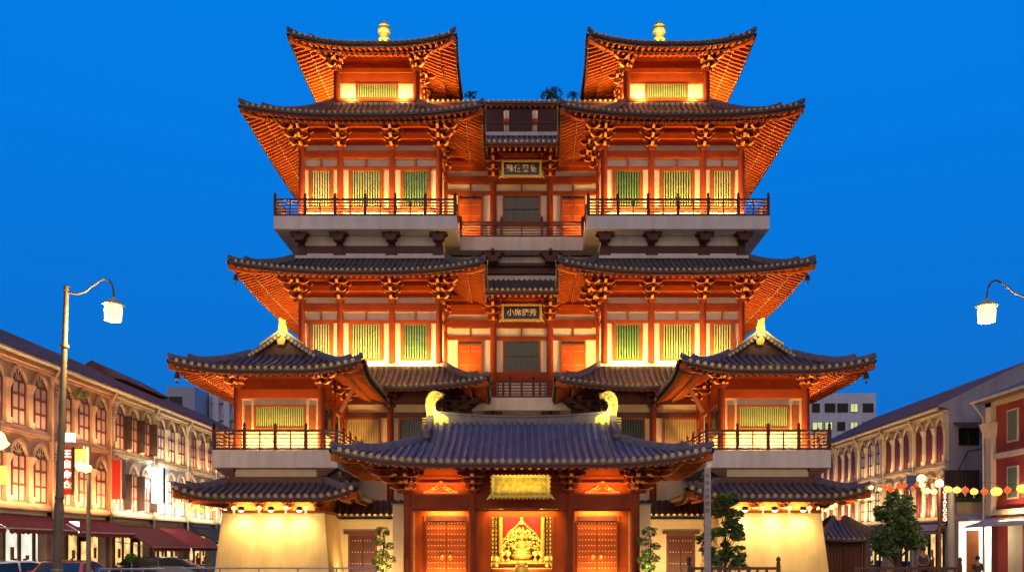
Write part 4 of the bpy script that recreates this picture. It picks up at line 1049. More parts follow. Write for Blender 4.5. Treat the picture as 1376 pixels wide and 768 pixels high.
# ================================================================ SHOPHOUSES
M.update(
    peach=mat('peach_stucco', (.66, .36, .17), .75, .12, .8, .3, 20, streak=.16),
    ochre=mat('ochre_stucco', (.62, .45, .22), .75, .12, .8, .3, 20, streak=.15),
    offw=mat('offwhite_stucco', (.66, .56, .42), .75, .12, .8, .3, 20, streak=.16),
    whitew=mat('white_stucco', (.74, .74, .72), .7, .08, .8, .2, 20, streak=.12),
    creamw=mat('cream_stucco', (.60, .46, .27), .75, .12, .8, .3, 20, streak=.18),
    pinkish=mat('pink_trim', (.55, .33, .23), .7, .15, 2, .4, 26, streak=.15),
    trimw=mat('cream_trim', (.66, .56, .40), .7, .12, 2, .4, 26, streak=.15),
    shutter=mat('dark_shutter', (.05, .028, .022), .5, .25, 4),
    winframe=mat('maroon_frame', (.13, .03, .028), .5, .2, 4),
    sash=mat('pale_sash', (.46, .30, .24), .6, .15, 3),
    sashw=mat('white_sash', (.62, .62, .60), .6, .15, 3),
    lattice=mat('fanlight_lattice', (.50, .40, .26), .6, .2, 8),
    rooft=tile_mat('clay_roof_tile', (.19, .10, .085), .8, .2),
    awn_m=mat('maroon_canvas', (.20, .030, .030), .8, .2, 1.5), awn_r=mat('red_canvas', (.36, .045, .03), .8, .2, 1.5),
    awn_g=mat('dark_green_canvas', (.03, .05, .04), .8, .2, 1.5), awn_w=mat('pale_canvas', (.5, .45, .4), .8, .2, 1.5),
    redwall=mat('red_stucco', (.30, .035, .025), .75, .15, .8, .25, 20, streak=.2),
    bluewall=mat('grey_party_wall', (.32, .32, .38), .8, .1, .6, .2, 15, streak=.2),
    shopwall=mat('shop_interior', (.62, .52, .36), .6, .1, 1),
    lit=emat('lit_interior', (1.0, .62, .22), 1.5, .65, 1.8), litw=emat('lit_white_interior', (.95, .95, .78), 1.15, .35, 1.4),
    sign_w=emat('lightbox_white', (1, .97, .88), 3.2), sign_cool=emat('lightbox_cool', (.86, .95, 1), 4.5), sign_y=emat('lightbox_yellow', (1, .72, .12), 1.6, .3, 3),
    neon=emat('neon_tube', (1, .80, .45), 3), redboard=mat('red_board', (.50, .02, .015), .5, .1, 2),
)
def frame_map(side, L):
    # u runs along the street (away from the camera), v out from the front towards the road
    if side < 0: return lambda u, v, z: (-L + v, u, z)
    return lambda u, v, z: (L - v, u, z)

def arch_window(parent, T, u, z0, w, h, mf, mp, shut=0.0, surround=None, col=True):
    """arched opening: frame > sashes, fanlight; h is the full height"""
    r = w / 2; zs = z0 + h - r
    def arc(rr, n=10): return [(u + rr * math.cos(math.pi - math.pi * i / n), zs + rr * math.sin(math.pi * i / n)) for i in range(n + 1)]
    b = MB(T); poly = [(u - r, z0)] + arc(r) + [(u + r, z0)]
    def ext(bb, pl, v0, v1):
        n = len(pl); bb.add([(p[0], v1, p[1]) for p in pl] + [(p[0], v0, p[1]) for p in pl], [tuple(range(n)), tuple(range(2 * n - 1, n - 1, -1))] + [(i, (i + 1) % n, (i + 1) % n + n, i + n) for i in range(n)])
    ext(b, poly, .005, .04)
    for uu in (u - r + .035, u, u + r - .035): b.box(uu - .035, uu + .035, .04, .10, z0, zs)
    for k in (0, .36, .70, 1.0): b.box(u - r, u + r, .04, .095, z0 + (zs - z0) * k - .03, z0 + (zs - z0) * k + .03)
    o = b.build('window', M[mf], parent)
    s = MB(T)
    for a, c in ((u - r + .09, u - .05), (u + .05, u + r - .09)):
        for k0, k1 in ((0, .36), (.36, .70), (.70, 1.0)): s.box(a, c, .045, .07, z0 + (zs - z0) * k0 + .05, z0 + (zs - z0) * k1 - .05)
    s.build('sash', M[mp], o)
    f = MB(T)
    for i in range(1, 6):
        t = math.pi * i / 6; f.tube([(u, .06, zs + .03), (u + (r - .05) * math.cos(t), .06, zs + (r - .05) * math.sin(t))], .016, 4)
    for rr in (r * .45, r * .9): f.tube([(a, .06, c) for a, c in arc(rr)], .016, 4)
    f.build('fanlight', M['lattice'], o)
    if shut:
        q = MB(T)
        for sg in (1,): q.box(u + sg * (r + .01) - .02, u + sg * (r + .01) + .02, .06, .06 + shut, z0 + .05, zs)
        q.build('shutter', M['shutter'], o)
    # moulded surround
    m = MB(T); n = 10; ro_, ri = r + .17, r + .015
    A = arc(ro_, n); B_ = arc(ri, n)
    for i in range(n):
        pl = [A[i], A[i + 1], B_[i + 1], B_[i]]; ext(m, pl, .0, .13)
    m.build('arch_moulding', M[surround], o)
    return o

def shophouse(side, L, u0, u1, wallm, wallm2, trim, label, sash='sash', frame='winframe', awn=None, awn_out=1.8, shut=0.0, zc=9.35, zs1=3.35, z2=6.6, litm='lit', seed=0, roof_h=2.6,
              front=True, group=None, awnz=3.1, signs=(), depth=9.0, shopm='shopwall'):
    T = frame_map(side, L); rr = random.Random(seed)
    loc = T((u0 + u1) / 2, 0, 0)
    root = thing('shophouse', label, 'shophouse', loc, group)
    b = MB(T); b.box(u0 + .002, u1 - .002, -depth, 0, z2, zc + .25); b.build('wall', M[wallm], root)
    b = MB(T); b.box(u0 + .002, u1 - .002, -depth, 0, zs1, z2); b.build('wall', M[wallm2], root)
    # ledges
    for grp in (((zs1, .22, .12), (zs1 + .12, .13, .16)), ((z2, .20, .10), (z2 - .11, .12, .11), (z2 + .10, .10, .14))):
        b = MB(T)
        for z, o_, h_ in grp: b.box(u0, u1, -.001, o_, z, z + h_)
        b.build('string_course', M[trim], root)
    b = MB(T); b.box(u0, u1, -.001, .18, zc + .0, zc + .13); b.box(u0, u1, -.001, .30, zc + .13, zc + .25)
    b.build('cornice', M[trim], root)
    pw = .42; wid = (u1 - u0 - pw) ; n = 3; sp_ = wid / n; w_ = sp_ * .60
    for st, (z0, h_) in enumerate(((z2 + .28, zc - z2 - .45), (zs1 + .36, z2 - zs1 - .83))):
        for i in range(n):
            arch_window(root, T, u0 + pw / 2 + sp_ * (i + .5), z0, w_, h_, frame, sash, shut=shut, surround=trim)
        # half columns between the openings
        for i in range(n + 1):
            uc = u0 + pw / 2 + sp_ * i
            c = MB(T); zz = z0 + h_ - w_ / 2
            if 0 < i < n:
                c.box(uc - .16, uc + .16, 0, .14, z0 - .05, zz - .38); c.box(uc - .2, uc + .2, 0, .19, z0 - .05, z0 + .2)
                c.hexa([(uc - .16, 0, zz - .38), (uc + .16, 0, zz - .38), (uc + .16, .14, zz - .38), (uc - .16, .14, zz - .38)], [(uc - .23, 0, zz - .02), (uc + .23, 0, zz - .02), (uc + .23, .24, zz - .02), (uc - .23, .24, zz - .02)])
                for k in (-1, 1): c.sphere(T(uc + k * .12, .2, zz - .2), .07, 6, 4) if False else None
                c.build('half_column', M[trim], root)
    for uc in (u0 + .002 + pw / 4, u1 - pw / 4):
        c = MB(T)
        for z0, z1 in ((zs1 + .3, z2 - .13), (z2 + .24, zc)):
            c.box(uc - .12, uc + .12, 0, .20, z0, z1 - .7); c.box(uc - .14, uc + .14, 0, .26, z0, z0 + .35)
            c.hexa([(uc - .12, 0, z1 - .7), (uc + .12, 0, z1 - .7), (uc + .12, .2, z1 - .7), (uc - .12, .2, z1 - .7)], [(uc - .15, 0, z1 - .15), (uc + .15, 0, z1 - .15), (uc + .15, .36, z1 - .15), (uc - .15, .36, z1 - .15)])
            c.box(uc - .15, uc + .15, 0, .38, z1 - .15, z1)
            for k in range(5): c.box(uc - .10, uc + .10, .2, .24 + .02 * k, z1 - 1.1 + k * .14, z1 - 1.02 + k * .14)
        c.build('pilaster', M[trim], root)
    # eave, gutter, tiled roof slope
    g = MB(T); g.box(u0, u1, .0, .62, zc + .25, zc + .29); g.build('eave_board', M['shutter'], root)
    g = MB(T); g.tube([(u0, .68, zc + .31), (u1, .68, zc + .31)], .075, 6); g.box(u0, u1, .56, .62, zc + .23, zc + .40); g.build('gutter', M['trimw'], root)
    ro = MB(T); hh = roof_h; zc -= .11
    ro.hexa([(u0 + .01, .60, zc + .42), (u0 + .01, -depth / 2, zc + .42), (u1 - .01, -depth / 2, zc + .42), (u1 - .01, .60, zc + .42)],
            [(u0 + .01, .64, zc + .54), (u0 + .01, -depth / 2, zc + .54 + hh), (u1 - .01, -depth / 2, zc + .54 + hh), (u1 - .01, .64, zc + .54)])
    ro.hexa([(u0 + .01, -depth / 2, zc + .42), (u0 + .01, -depth, zc + .42), (u1 - .01, -depth, zc + .42), (u1 - .01, -depth / 2, zc + .42)],
            [(u0 + .01, -depth / 2, zc + .54 + hh), (u0 + .01, -depth, zc + .54), (u1 - .01, -depth, zc + .54), (u1 - .01, -depth / 2, zc + .54 + hh)])
    k = int((u1 - u0) / .3)
    for i in range(k):
        uu = u0 + .15 + i * .3; ro.tube([(uu, .66, zc + .55), (uu, -depth / 2, zc + .56 + hh)], .06, 5)
    ro.build('roof', M['rooft'], root); zc += .11
    # five foot way: back wall, pillars, lit shop
    b = MB(T); b.box(u0, u1, -depth, -2.4, 0.0, zs1 - .002); b.build('wall', M[shopm], root)
    b = MB(T); b.box(u0, u1, -2.4, 0, zs1 - .25, zs1 - .003); b.build('ceiling', M[shopm], root)
    for uc in (u0 + .22, u1 - .22):
        b = MB(T); b.box(uc - .2, uc + .2, -.4, 0.0, 0, zs1 - .01); b.box(uc - .24, uc + .24, -.44, .04, 0, .5); b.build('pillar', M[trim], root)
    k = 4; ww = (u1 - u0 - .6) / k
    for i in range(k):
        a = u0 + .3 + i * ww
        if rr.random() < .30:
            b = MB(T); b.box(a + .2, a + ww - .2, -2.4, -2.33, .05, 2.35); d = b.build('door', M['shutter'], root)
            b = MB(T); b.box(a + .32, a + ww - .32, -2.33, -2.31, .9, 2.1); b.build('pane', M[litm], d)
        else:
            b = MB(T); b.box(a + .12, a + ww - .12, -2.4, -2.34, .5, 2.7); d = b.build('shop_window', M['frame'], root)
            b = MB(T); b.box(a + .2, a + ww - .2, -2.34, -2.31, .58, 2.62); b.build('pane', M[litm], d)
            b = MB(T)
            for j in range(3): 
                hz = .2 + rr.random() * .5; b.box(a + .28 + j * (ww - .6) / 3, a + .28 + (j + .6) * (ww - .6) / 3, -2.31, -2.2, .6 + .6 * (j % 2), .6 + .6 * (j % 2) + hz)
            b.build('display', M['frame'], d)
    if awn:
        b = MB(T); a, c = u0 + .1, u1 - .1; z0 = awnz
        b.hexa([(a, .1, z0), (c, .1, z0), (c, awn_out, z0 - awn_out * .52), (a, awn_out, z0 - awn_out * .52)], [(a, .1, z0 + .05), (c, .1, z0 + .05), (c, awn_out, z0 + .05 - awn_out * .52), (a, awn_out, z0 + .05 - awn_out * .52)])
        k = 14
        for i in range(k):
            x0_, x1_ = a + (c - a) * i / k, a + (c - a) * (i + 1) / k; zz = z0 - awn_out * .52
            b.add([(x0_, awn_out, zz + .03), (x1_, awn_out, zz + .03), (x1_, awn_out + .01, zz - .14), ((x0_ + x1_) / 2, awn_out + .012, zz - .2), (x0_, awn_out + .01, zz - .14)], [(0, 1, 2, 3, 4)])
        aw = b.build('awning', M[awn], root)
        b = MB(T); b.tube([(a, awn_out + .02, z0 - awn_out * .52 + .03), (c, awn_out + .02, z0 - awn_out * .52 + .03)], .035, 6)
        for uu in (a + .2, c - .2): b.tube([(uu, .05, z0 - .8), (uu, awn_out, z0 - awn_out * .52)], .02, 5)
        b.build('awning_frame', M['trimw'], aw)
    if side < 0 or True:
        b = MB(T); uu = u1 - .42; b.tube([(uu, .66, zc + .38), (uu, .30, zc - .3), (uu, .28, zc - .6), (uu, .28, .2)], .05, 6); b.build('downpipe', M[trim], root)
    return root

LL = 21.0
g_l = 'shophouses on the left street'
edges = [29.0, 34.4, 39.9, 45.5, 50.8, 55.9, 61.0, 66.2, 71.5]
cfg = [
    ('peach', 'peach', 'pinkish', 'peach shophouse nearest the camera, mostly outside the left edge', dict(awn='awn_m', awn_out=1.2)),
    ('ochre', 'peach', 'pinkish', 'peach shophouse with maroon window frames left of the tall lamp post', dict(awn='awn_m', awn_out=1.2, litm='litw')),
    ('ochre', 'peach', 'pinkish', 'peach shophouse with red neon sign right of the tall lamp post', dict(awn='awn_m', awn_out=1.3, litm='litw')),
    ('ochre', 'offw', 'trimw', 'pale shophouse with dark open shutters and red banner', dict(awn='awn_m', shut=.42, awnz=2.9, awn_out=2.2)),
    ('ochre', 'whitew', 'trimw', 'white shophouse with glowing white sign and red awning', dict(awn='awn_r', sash='sashw', awnz=2.9, awn_out=2.2)),
    ('ochre', 'creamw', 'trimw', 'cream shophouse with dark green awning beside the pavilion', dict(awn='awn_g')),
    ('ochre', 'creamw', 'trimw', 'cream shophouse half hidden behind the left pavilion', dict()),
    ('offw', 'offw', 'trimw', 'second cream shophouse behind the left pavilion', dict()),
]
for i, (a, b_) in enumerate(zip(edges, edges[1:])):
    w1, w2, t_, lb, kw = cfg[i]
    rt = shophouse(-1, LL, a, b_, w1, w2, t_, lb, seed=i + 3, group=g_l, **kw)
    TL = frame_map(-1, LL)
# raised jack roof above the third and fourth houses
jr = thing('roof_lantern', 'raised tiled roof vent on the ridge of the left shophouses', 'roof vent', (-24.6, 56, 11.4))
TL = frame_map(-1, LL)
b = MB(TL); b.box(53.0, 59.0, -5.4, -3.2, 10.4, 11.95); b.build('wall', M['bluewall'], jr)
b = MB(TL); b.hexa([(52.5, -2.5, 11.7), (59.6, -2.5, 11.7), (59.6, -5.9, 11.7), (52.5, -5.9, 11.7)], [(52.5, -2.5, 11.8), (59.6, -2.5, 11.8), (59.6, -4.3, 12.8), (52.5, -4.3, 12.8)]); b.build('roof', M['rooft'], jr)
b = MB(TL); b.box(57.0, 58.6, -3.2, -3.15, 11.1, 11.7); b.build('opening', M['shutter'], jr)

# signs on the left row
def lightbox(name, label, T, u0, u1, v0, v1, z0, z1, m, group=None, framem='shutter', cat='sign'):
    c = T((u0 + u1) / 2, (v0 + v1) / 2, z0)
    t = thing(name, label, cat, c, group)
    b = MB(T); e_ = .012
    b.box(u0 - e_, u1 + e_, v0 - e_, v1 + e_, z0 - e_, z0); b.box(u0 - e_, u1 + e_, v0 - e_, v1 + e_, z1, z1 + e_)
    for uu in (u0, u1):
        for vv in (v0, v1): b.box(uu - e_, uu + e_, vv - e_, vv + e_, z0, z1)
    b.build('frame', M[framem], t)
    b = MB(T); b.box(u0, u1, v0, v1, z0, z1); b.build('face', M[m], t); return t
def sgn(px, Y): return -(CX - px) * Y / F + LL      # v of a column at distance Y
# red neon board with lettering
Yn = 40.6
x0, x1 = X(84, Yn), X(96.5, Yn); z0, z1 = Z(664, Yn), Z(601, Yn)
t = thing('neon_sign', 'vertical red sign with glowing white characters just right of the tall lamp post', 'sign', ((x0 + x1) / 2, Yn, z0))
b = MB(); b.box(x0, x1, Yn, Yn + .16, z0, z1); b.build('board', M['redboard'], t)
b = MB(); b.box(x0 - .04, x0, Yn - .03, Yn + .19, z0 - .03, z1 + .03); b.box(x1, x1 + .04, Yn - .03, Yn + .19, z0 - .03, z1 + .03); b.tube([(x0 - 1.2, Yn + .08, z1 - .1), (x0, Yn + .08, z1 - .1)], .03, 5); b.tube([(x0 - 1.2, Yn + .08, z0 + .1), (x0, Yn + .08, z0 + .1)], .03, 5); b.build('bracket', M['shutter'], t)
for i, ch in enumerate('王自命金'):
    text_mesh(ch, .38, 'lettering', M['neon'], t, ((x0 + x1) / 2, Yn - .02, z1 - .30 - i * .47), depth=.012, bold=.014)
# glowing square lamps and boxes by the shops
Yn = 39.0
lightbox('light_box', 'small glowing square lamp high beside the tall lamp post', lambda u, v, z: (u, v, z), X(86, Yn), X(97, Yn), Yn, Yn + .3, Z(593, Yn), Z(581, Yn), 'sign_w')
lightbox('light_box', 'wide white light box under the maroon awning left of the lamp post', TL, 36.0, 37.9, -.2, .1, 2.55, 3.15, 'sign_w')
lightbox('light_box', 'white light box with dark round mark at the left picture edge', TL, 34.9, 35.5, -.1, .25, 2.5, 3.15, 'sign_w')
Yn = 40.5; lightbox('light_box', 'square white light box hanging right of the tall lamp post', lambda u, v, z: (u, v, z), X(89, Yn), X(104.5, Yn), Yn, Yn + .15, Z(715, Yn), Z(700, Yn), 'sign_w')
# red banner and cool white sign project from the third and fourth houses
Yn = 45.0
t = thing('banner', 'plain red vertical banner on the pale shophouse', 'banner', (X(157, Yn), Yn, Z(670, Yn)))
b = MB(); b.box(X(150.5, Yn), X(162, Yn), Yn, Yn + .05, Z(670, Yn), Z(617, Yn)); b.build('cloth', M['redboard'], t); b = MB(); b.box(X(162, Yn), X(164, Yn), Yn - .02, Yn + .4, Z(670, Yn), Z(617, Yn)); b.build('edge', M['sash'], t)
Yn = 49.6
t = thing('lit_sign', 'tall glowing blank white sign on the white shophouse', 'sign', (X(210, Yn), Yn, Z(675, Yn)))
b = MB(); b.box(X(204, Yn), X(219, Yn), Yn, Yn + .2, Z(675, Yn), Z(628, Yn)); b.build('face', M['sign_cool'], t); b = MB(); b.box(X(219, Yn), X(220, Yn), Yn - .02, Yn + .22, Z(675, Yn), Z(628, Yn)); b.build('frame', M['shutter'], t)
area((X(212, 49.6), 50.6, Z(650, Yn)), .1, 1.6, 60, (-1, .5, .1), (.86, .94, 1))
# yellow hanging panel and square lantern at the second house
Yn = 41.8
lightbox('light_box', 'yellow lit panel between the two lamp posts', lambda u, v, z: (u, v, z), X(98, Yn), X(117, Yn), Yn, Yn + .1, Z(632, Yn), Z(603, Yn), 'sign_y')
# hanging flower basket
# ---- right row
LR = 23.3
TRr = frame_map(1, LR)
edr = [48.7, 53.0, 57.3, 61.6, 66.0, 70.4]
cfr = [
    ('creamw', 'creamw', 'trimw', 'cream shophouse with grey side wall at the near end of the right row', dict(awn='awn_w', awn_out=.8, litm='litw', sash='winframe')),
    ('creamw', 'offw', 'trimw', 'cream shophouse with dark arched windows above the neon sign', dict(awn='awn_g', awn_out=.9, sash='winframe')),
    ('offw', 'whitew', 'trimw', 'white shophouse with pale windows behind the street tree', dict(sash='sashw', frame='shutter')),
    ('creamw', 'creamw', 'trimw', 'cream shophouse with three dark windows behind the lantern string', dict(sash='winframe')),
    ('offw', 'offw', 'trimw', 'off white shophouse just right of the right pavilion', dict(sash='winframe')),
]
for i, (a, b_) in enumerate(zip(edr, edr[1:])):
    w1, w2, t_, lb, kw = cfr[i]
    rt = shophouse(1, LR, a, b_, w1, w2, t_, lb, seed=20 + i, group='shophouses on the right street', roof_h=2.5, zc=9.05, z2=6.25, zs1=3.2, **kw)
    if i == 0:
        b = MB(); Y0 = 48.62
        b.prism([(LR - .02, 3.6), (LR - .02, 9.3), (LR - .65, 9.5), (LR + 4.5, 12.05), (LR + 9.2, 9.7), (LR + 9.2, 0), (LR, 0), (LR, 3.6)], Y0 - .02, Y0 + .1)
        sw = b.build('side_wall', M['bluewall'], rt)
        b = MB(); x_ = X(1300, Y0); b.box(x_ - .5, x_ + .6, Y0 - .07, Y0 - .02, Z(598, Y0), Z(575, Y0)); w_ = b.build('side_window', M['dark'], rt)
        b = MB(); b.hexa([(x_ - .8, Y0 - .9, Z(575, Y0)), (x_ + .9, Y0 - .9, Z(575, Y0)), (x_ + .9, Y0 - .03, Z(569, Y0)), (x_ - .8, Y0 - .03, Z(569, Y0))], [(x_ - .8, Y0 - .9, Z(574, Y0)), (x_ + .9, Y0 - .9, Z(574, Y0)), (x_ + .9, Y0 - .03, Z(567, Y0)), (x_ - .8, Y0 - .03, Z(567, Y0))])
        b.box(x_ - .02, x_ + .04, Y0 - .1, Y0 - .06, Z(598, Y0), Z(575, Y0)); b.build('window_hood', M['shutter'], rt)
        b = MB(); b.tube([(X(1330, Y0), Y0 - .05, Z(600, Y0)), (X(1300, Y0), Y0 - .05, Z(606, Y0)), (X(1283, Y0), Y0 - .05, Z(640, Y0))], .03, 5); b.build('cable', M['shutter'], rt)
# low link building with trellis, between the row and the red building
lk = thing('link_building', 'low pale building with dark trellis and planter between the red house and the row', 'building', (24.5, 46.5, 0))
Y0 = 46.4
b = MB(); b.box(23.3, 30, Y0, 48.5, 0, Z(690, Y0)); b.box(X(1284, Y0), 30, Y0 - .15, Y0 + .2, Z(690, Y0), Z(674, Y0)); b.build('wall', M['creamw'], lk)
b = MB(); x0, x1 = X(1285, Y0), X(1332, Y0); z0, z1 = Z(674, Y0), Z(636, Y0)
for i in range(12): b.box(x0 + (x1 - x0) * i / 11 - .015, x0 + (x1 - x0) * i / 11 + .015, Y0, Y0 + .03, z0, z1)
for i in range(9): b.box(x0, x1, Y0 - .02, Y0 + .0, z0 + (z1 - z0) * i / 8 - .012, z0 + (z1 - z0) * i / 8 + .012)
b.build('trellis', M['shutter'], lk)
b = MB(); b.box(x0, x1, Y0 + 1.2, Y0 + 1.3, z0, z1 + .3); b.build('back_wall', M['shutter'], lk)
b = MB(); b.box(X(1286, Y0), X(1338, Y0), Y0 - .2, Y0 - .16, .1, Z(700, Y0)); sp = b.build('shopfront', M['litw'], lk)
b = MB(); b.box(X(1296, Y0), X(1312, Y0), Y0 - .26, Y0 - .2, .1, Z(712, Y0)); b.build('door', M['frame'], lk)
b = MB(); b.hexa([(X(1284, Y0), Y0 - 1.3, Z(700, Y0)), (X(1340, Y0), Y0 - 1.3, Z(700, Y0)), (X(1340, Y0), Y0, Z(692, Y0)), (X(1284, Y0), Y0, Z(692, Y0))], [(X(1284, Y0), Y0 - 1.3, Z(698, Y0)), (X(1340, Y0), Y0 - 1.3, Z(698, Y0)), (X(1340, Y0), Y0, Z(689, Y0)), (X(1284, Y0), Y0, Z(689, Y0))]); b.build('canopy', M['awn_w'], lk)
# red building at the right edge
rb = thing('red_building', 'red rendered house with white trimmed green shuttered windows at the right edge', 'building', (23.3, 40, 0))
T = frame_map(1, LR); ua, ub = 34.0, 44.4
b = MB(T); b.box(ua, ub, -9, 0, 3.4, 8.85); b.build('wall', M['redwall'], rb)
b = MB(T); b.box(ua, ub, -9, -1.6, 0, 3.4); b.build('wall', M['redwall'], rb)
for q_ in ((.16, 6.1, 6.35), (.22, 3.35, 3.6), (.25, 8.7, 8.95)):
    b = MB(T); b.box(ua, ub, 0, *q_); b.build('string_course', M['trimw'], rb)
b = MB(T); b.box(ub - .55, ub, -.3, .25, 3.4, 8.9); b.hexa([(ub - .6, -.3, 7.2), (ub + .1, -.3, 7.2), (ub + .1, .25, 7.2), (ub - .6, .25, 7.2)], [(ub - .7, -.3, 7.9), (ub + .25, -.3, 7.9), (ub + .25, .45, 7.9), (ub - .7, .45, 7.9)]); b.build('corner_pilaster', M['trimw'], rb)
b = MB(T); b.hexa([(ua, .8, 8.9), (ub + .3, .8, 8.9), (ub + .3, -4.5, 8.9), (ua, -4.5, 8.9)], [(ua, .8, 9.05), (ub + .3, .8, 9.05), (ub + .3, -4.5, 11.2), (ua, -4.5, 11.2)]); b.build('roof', M['rooft'], rb)
b = MB(T); b.tube([(ua, .84, 8.98), (ub + .3, .84, 8.98)], .07, 6); b.tube([(ub + .05, .84, 8.9), (ub + .1, .3, 8.2), (ub + .1, .28, .3)], .05, 6); b.build('gutter', M['trimw'], rb)
for uc in (42.3, 40.3, 38.3, 36.3):
    for z0, z1 in ((6.85, 8.25), (4.15, 5.55)):
        b = MB(T); b.box(uc - .48, uc + .48, 0, .06, z0 - .08, z1 + .08); w_ = b.build('window', M['trimw'], rb)
        b = MB(T)
        for sg in (-1, 1):
            b.box(uc + sg * .2 - .19, uc + sg * .2 + .19, .06, .08, z0, z1)
            for i in range(12): b.box(uc + sg * .2 - .15, uc + sg * .2 + .15, .08, .10, z0 + .06 + i * (z1 - z0) / 12.5, z0 + .12 + i * (z1 - z0) / 12.5)
        b.build('louvre_shutter', mat('green_shutter', (.12, .17, .10), .6), w_)
b = MB(T); b.box(40.5, 43.4, -1.6, -1.5, .1, 2.6); sf = b.build('shopfront', M['litw'], rb); b = MB(T); b.box(40.5, 43.4, -1.5, -1.4, 2.6, 3.0); b.build('signboard', M['sign_y'], rb)
for u_ in (43.7, 39.3):
    b = MB(T); b.box(u_, u_ + .6, -.5, 0, 0, 3.4); b.build('pillar', M['redwall'], rb)
b = MB(T); b.hexa([(39, .1, 3.15), (44.3, .1, 3.15), (44.3, 1.3, 2.75), (39, 1.3, 2.75)], [(39, .1, 3.22), (44.3, .1, 3.22), (44.3, 1.3, 2.82), (39, 1.3, 2.82)]); b.build('awning', M['awn_w'], rb)

# ================================================================ tower blocks far behind
def tower_block(x0, x1, Y, z1, label, m, rows, lit, seed, dx=2.6, win=True, roofbits=()):
    r = thing('apartment_block', label, 'apartment block', ((x0 + x1) / 2, Y, 0)); q = random.Random(seed)
    b = MB(); b.box(x0, x1, Y, Y + 14, 0, z1); b.build('wall', m, r)
    for (a, c, d) in roofbits: 
        b = MB(); b.box(a, c, Y + 2, Y + 9, z1, z1 + d); b.build('roof_block', m, r)
    n = int((x1 - x0) / dx)
    if win:
        for j in range(rows):
            z = z1 - 2.4 - j * 3.1
            for i in range(n):
                a = x0 + .5 + i * (x1 - x0 - .6) / n; b = MB(); w_ = (dx * .62 if q.random() < .7 else dx * .85)
                b.box(a, a + w_, Y - .12, Y - .02, z - .8, z + .7)
                is_l = q.random() < lit
                o = b.build('window', M['dark'] if not is_l else M['frame_grey'], r)
                if is_l:
                    b = MB(); b.box(a + .1, a + w_ * .5 - .05, Y - .16, Y - .12, z - .7, z + .6); b.box(a + w_ * .5 + .05, a + w_ - .1, Y - .16, Y - .12, z - .7, z + .6); b.build('pane', M['flat_lit'], o)
    return r
M['frame_grey'] = mat('grey_frame', (.2, .2, .2)); M['flat_lit'] = emat('flat_light', (.75, .85, .35), .9, .4, .5)
M['block'] = mat('block_render', (.82, .82, .84), .8, .06, .2, streak=.08); M['block2'] = mat('block_grey', (.50, .50, .54), .8, .08, .2)
Yb = 150
tower_block(X(1087, Yb), X(1177, Yb), Yb, Z(528, Yb), 'white apartment block with some lit windows beyond the right pavilion', M['block'], 6, .5, 5, dx=2.1, roofbits=((X(1087, Yb), X(1120, Yb), 1.2),))
tower_block(X(224, Yb), X(262, Yb), Yb, Z(519, Yb), 'grey apartment block above the left shophouse roofs', M['block2'], 6, .0, 8, dx=3.4, roofbits=())
r = tower_block(X(264, Yb), X(330, Yb), Yb + 6, Z(522, Yb + 6), 'pale blue grey apartment block with balconies beside the left pavilion', M['block'], 0, .0, 9, win=False)
for j in range(7):
    b = MB(); zz = Z(522, Yb + 6) - 2.6 - j * 3; b.box(X(268, Yb), X(330, Yb), Yb + 5.2, Yb + 5.98, zz, zz + 1.1); b.build('balcony', M['block2'], r)
for px in (276, 291, 305):
    b = MB(); b.box(X(px, Yb) - .5, X(px, Yb) + .5, Yb + 5, Yb + 5.98, 0, Z(524, Yb + 6)); b.build('pier', M['block'], r)
# a low roof behind the left row
nb = thing('low_building', 'low building with sloping grey roof behind the left shophouses', 'building', (-31, 80, 0))
b = MB(); b.prism([(-40, 0), (-28, 0), (-28, 11.4), (-34, 14.4), (-40, 11.4)], 66, 96); b.build('wall', M['block2'], nb)
b = MB(); b.hexa([(-34, 65.5, 14.4), (-27.4, 65.5, 11.3), (-27.4, 96, 11.3), (-34, 96, 14.4)], [(-34, 65.5, 14.7), (-27.4, 65.5, 11.6), (-27.4, 96, 11.6), (-34, 96, 14.7)]); b.build('roof', M['rooft'], nb)

# ================================================================ added facade washers and shop lights
for y in (31.7, 37, 42.7, 48, 53.3, 58.4, 64):
    area((-20.2, y, 3.75),   .15, 4.4, 62 if y > 50 else 78, (-.75, 0, 1), (1, .70, .40) if y > 47 else (1, .55, .20)); area((-20.45, y, 6.95), .12, 4.4, 15, (-.6, 0, 1), (1, .58, .24))      # added washers without fixtures, brightening the storeys above the awnings
    area((-21.9, y, 3.2), 1.4, 3.6, 75, (0, 0, -1), (1, .74, .40))
for y in (50.8, 55, 59.4, 64, 68):
    area((22.4, y, 3.75), .15, 3.6, 46, (.75, 0, 1), (1, .60, .27)); area((22.8, y, 6.6), .12, 3.6, 7, (.6, 0, 1), (1, .56, .22)); area((24.2, y, 3.1), 1.2, 3.0, 26, (0, 0, -1), (1, .80, .5))  # right row: added ledge washers, then the shop lights
area((22.6, 40.8, 3.0), .3, 3.0, 80, (.6, 0, .6), (1, .6, .3)); area((24.3, 45.2, 3.1), 1.6, .4, 26, (0, .3, -1), (1, .95, .8))
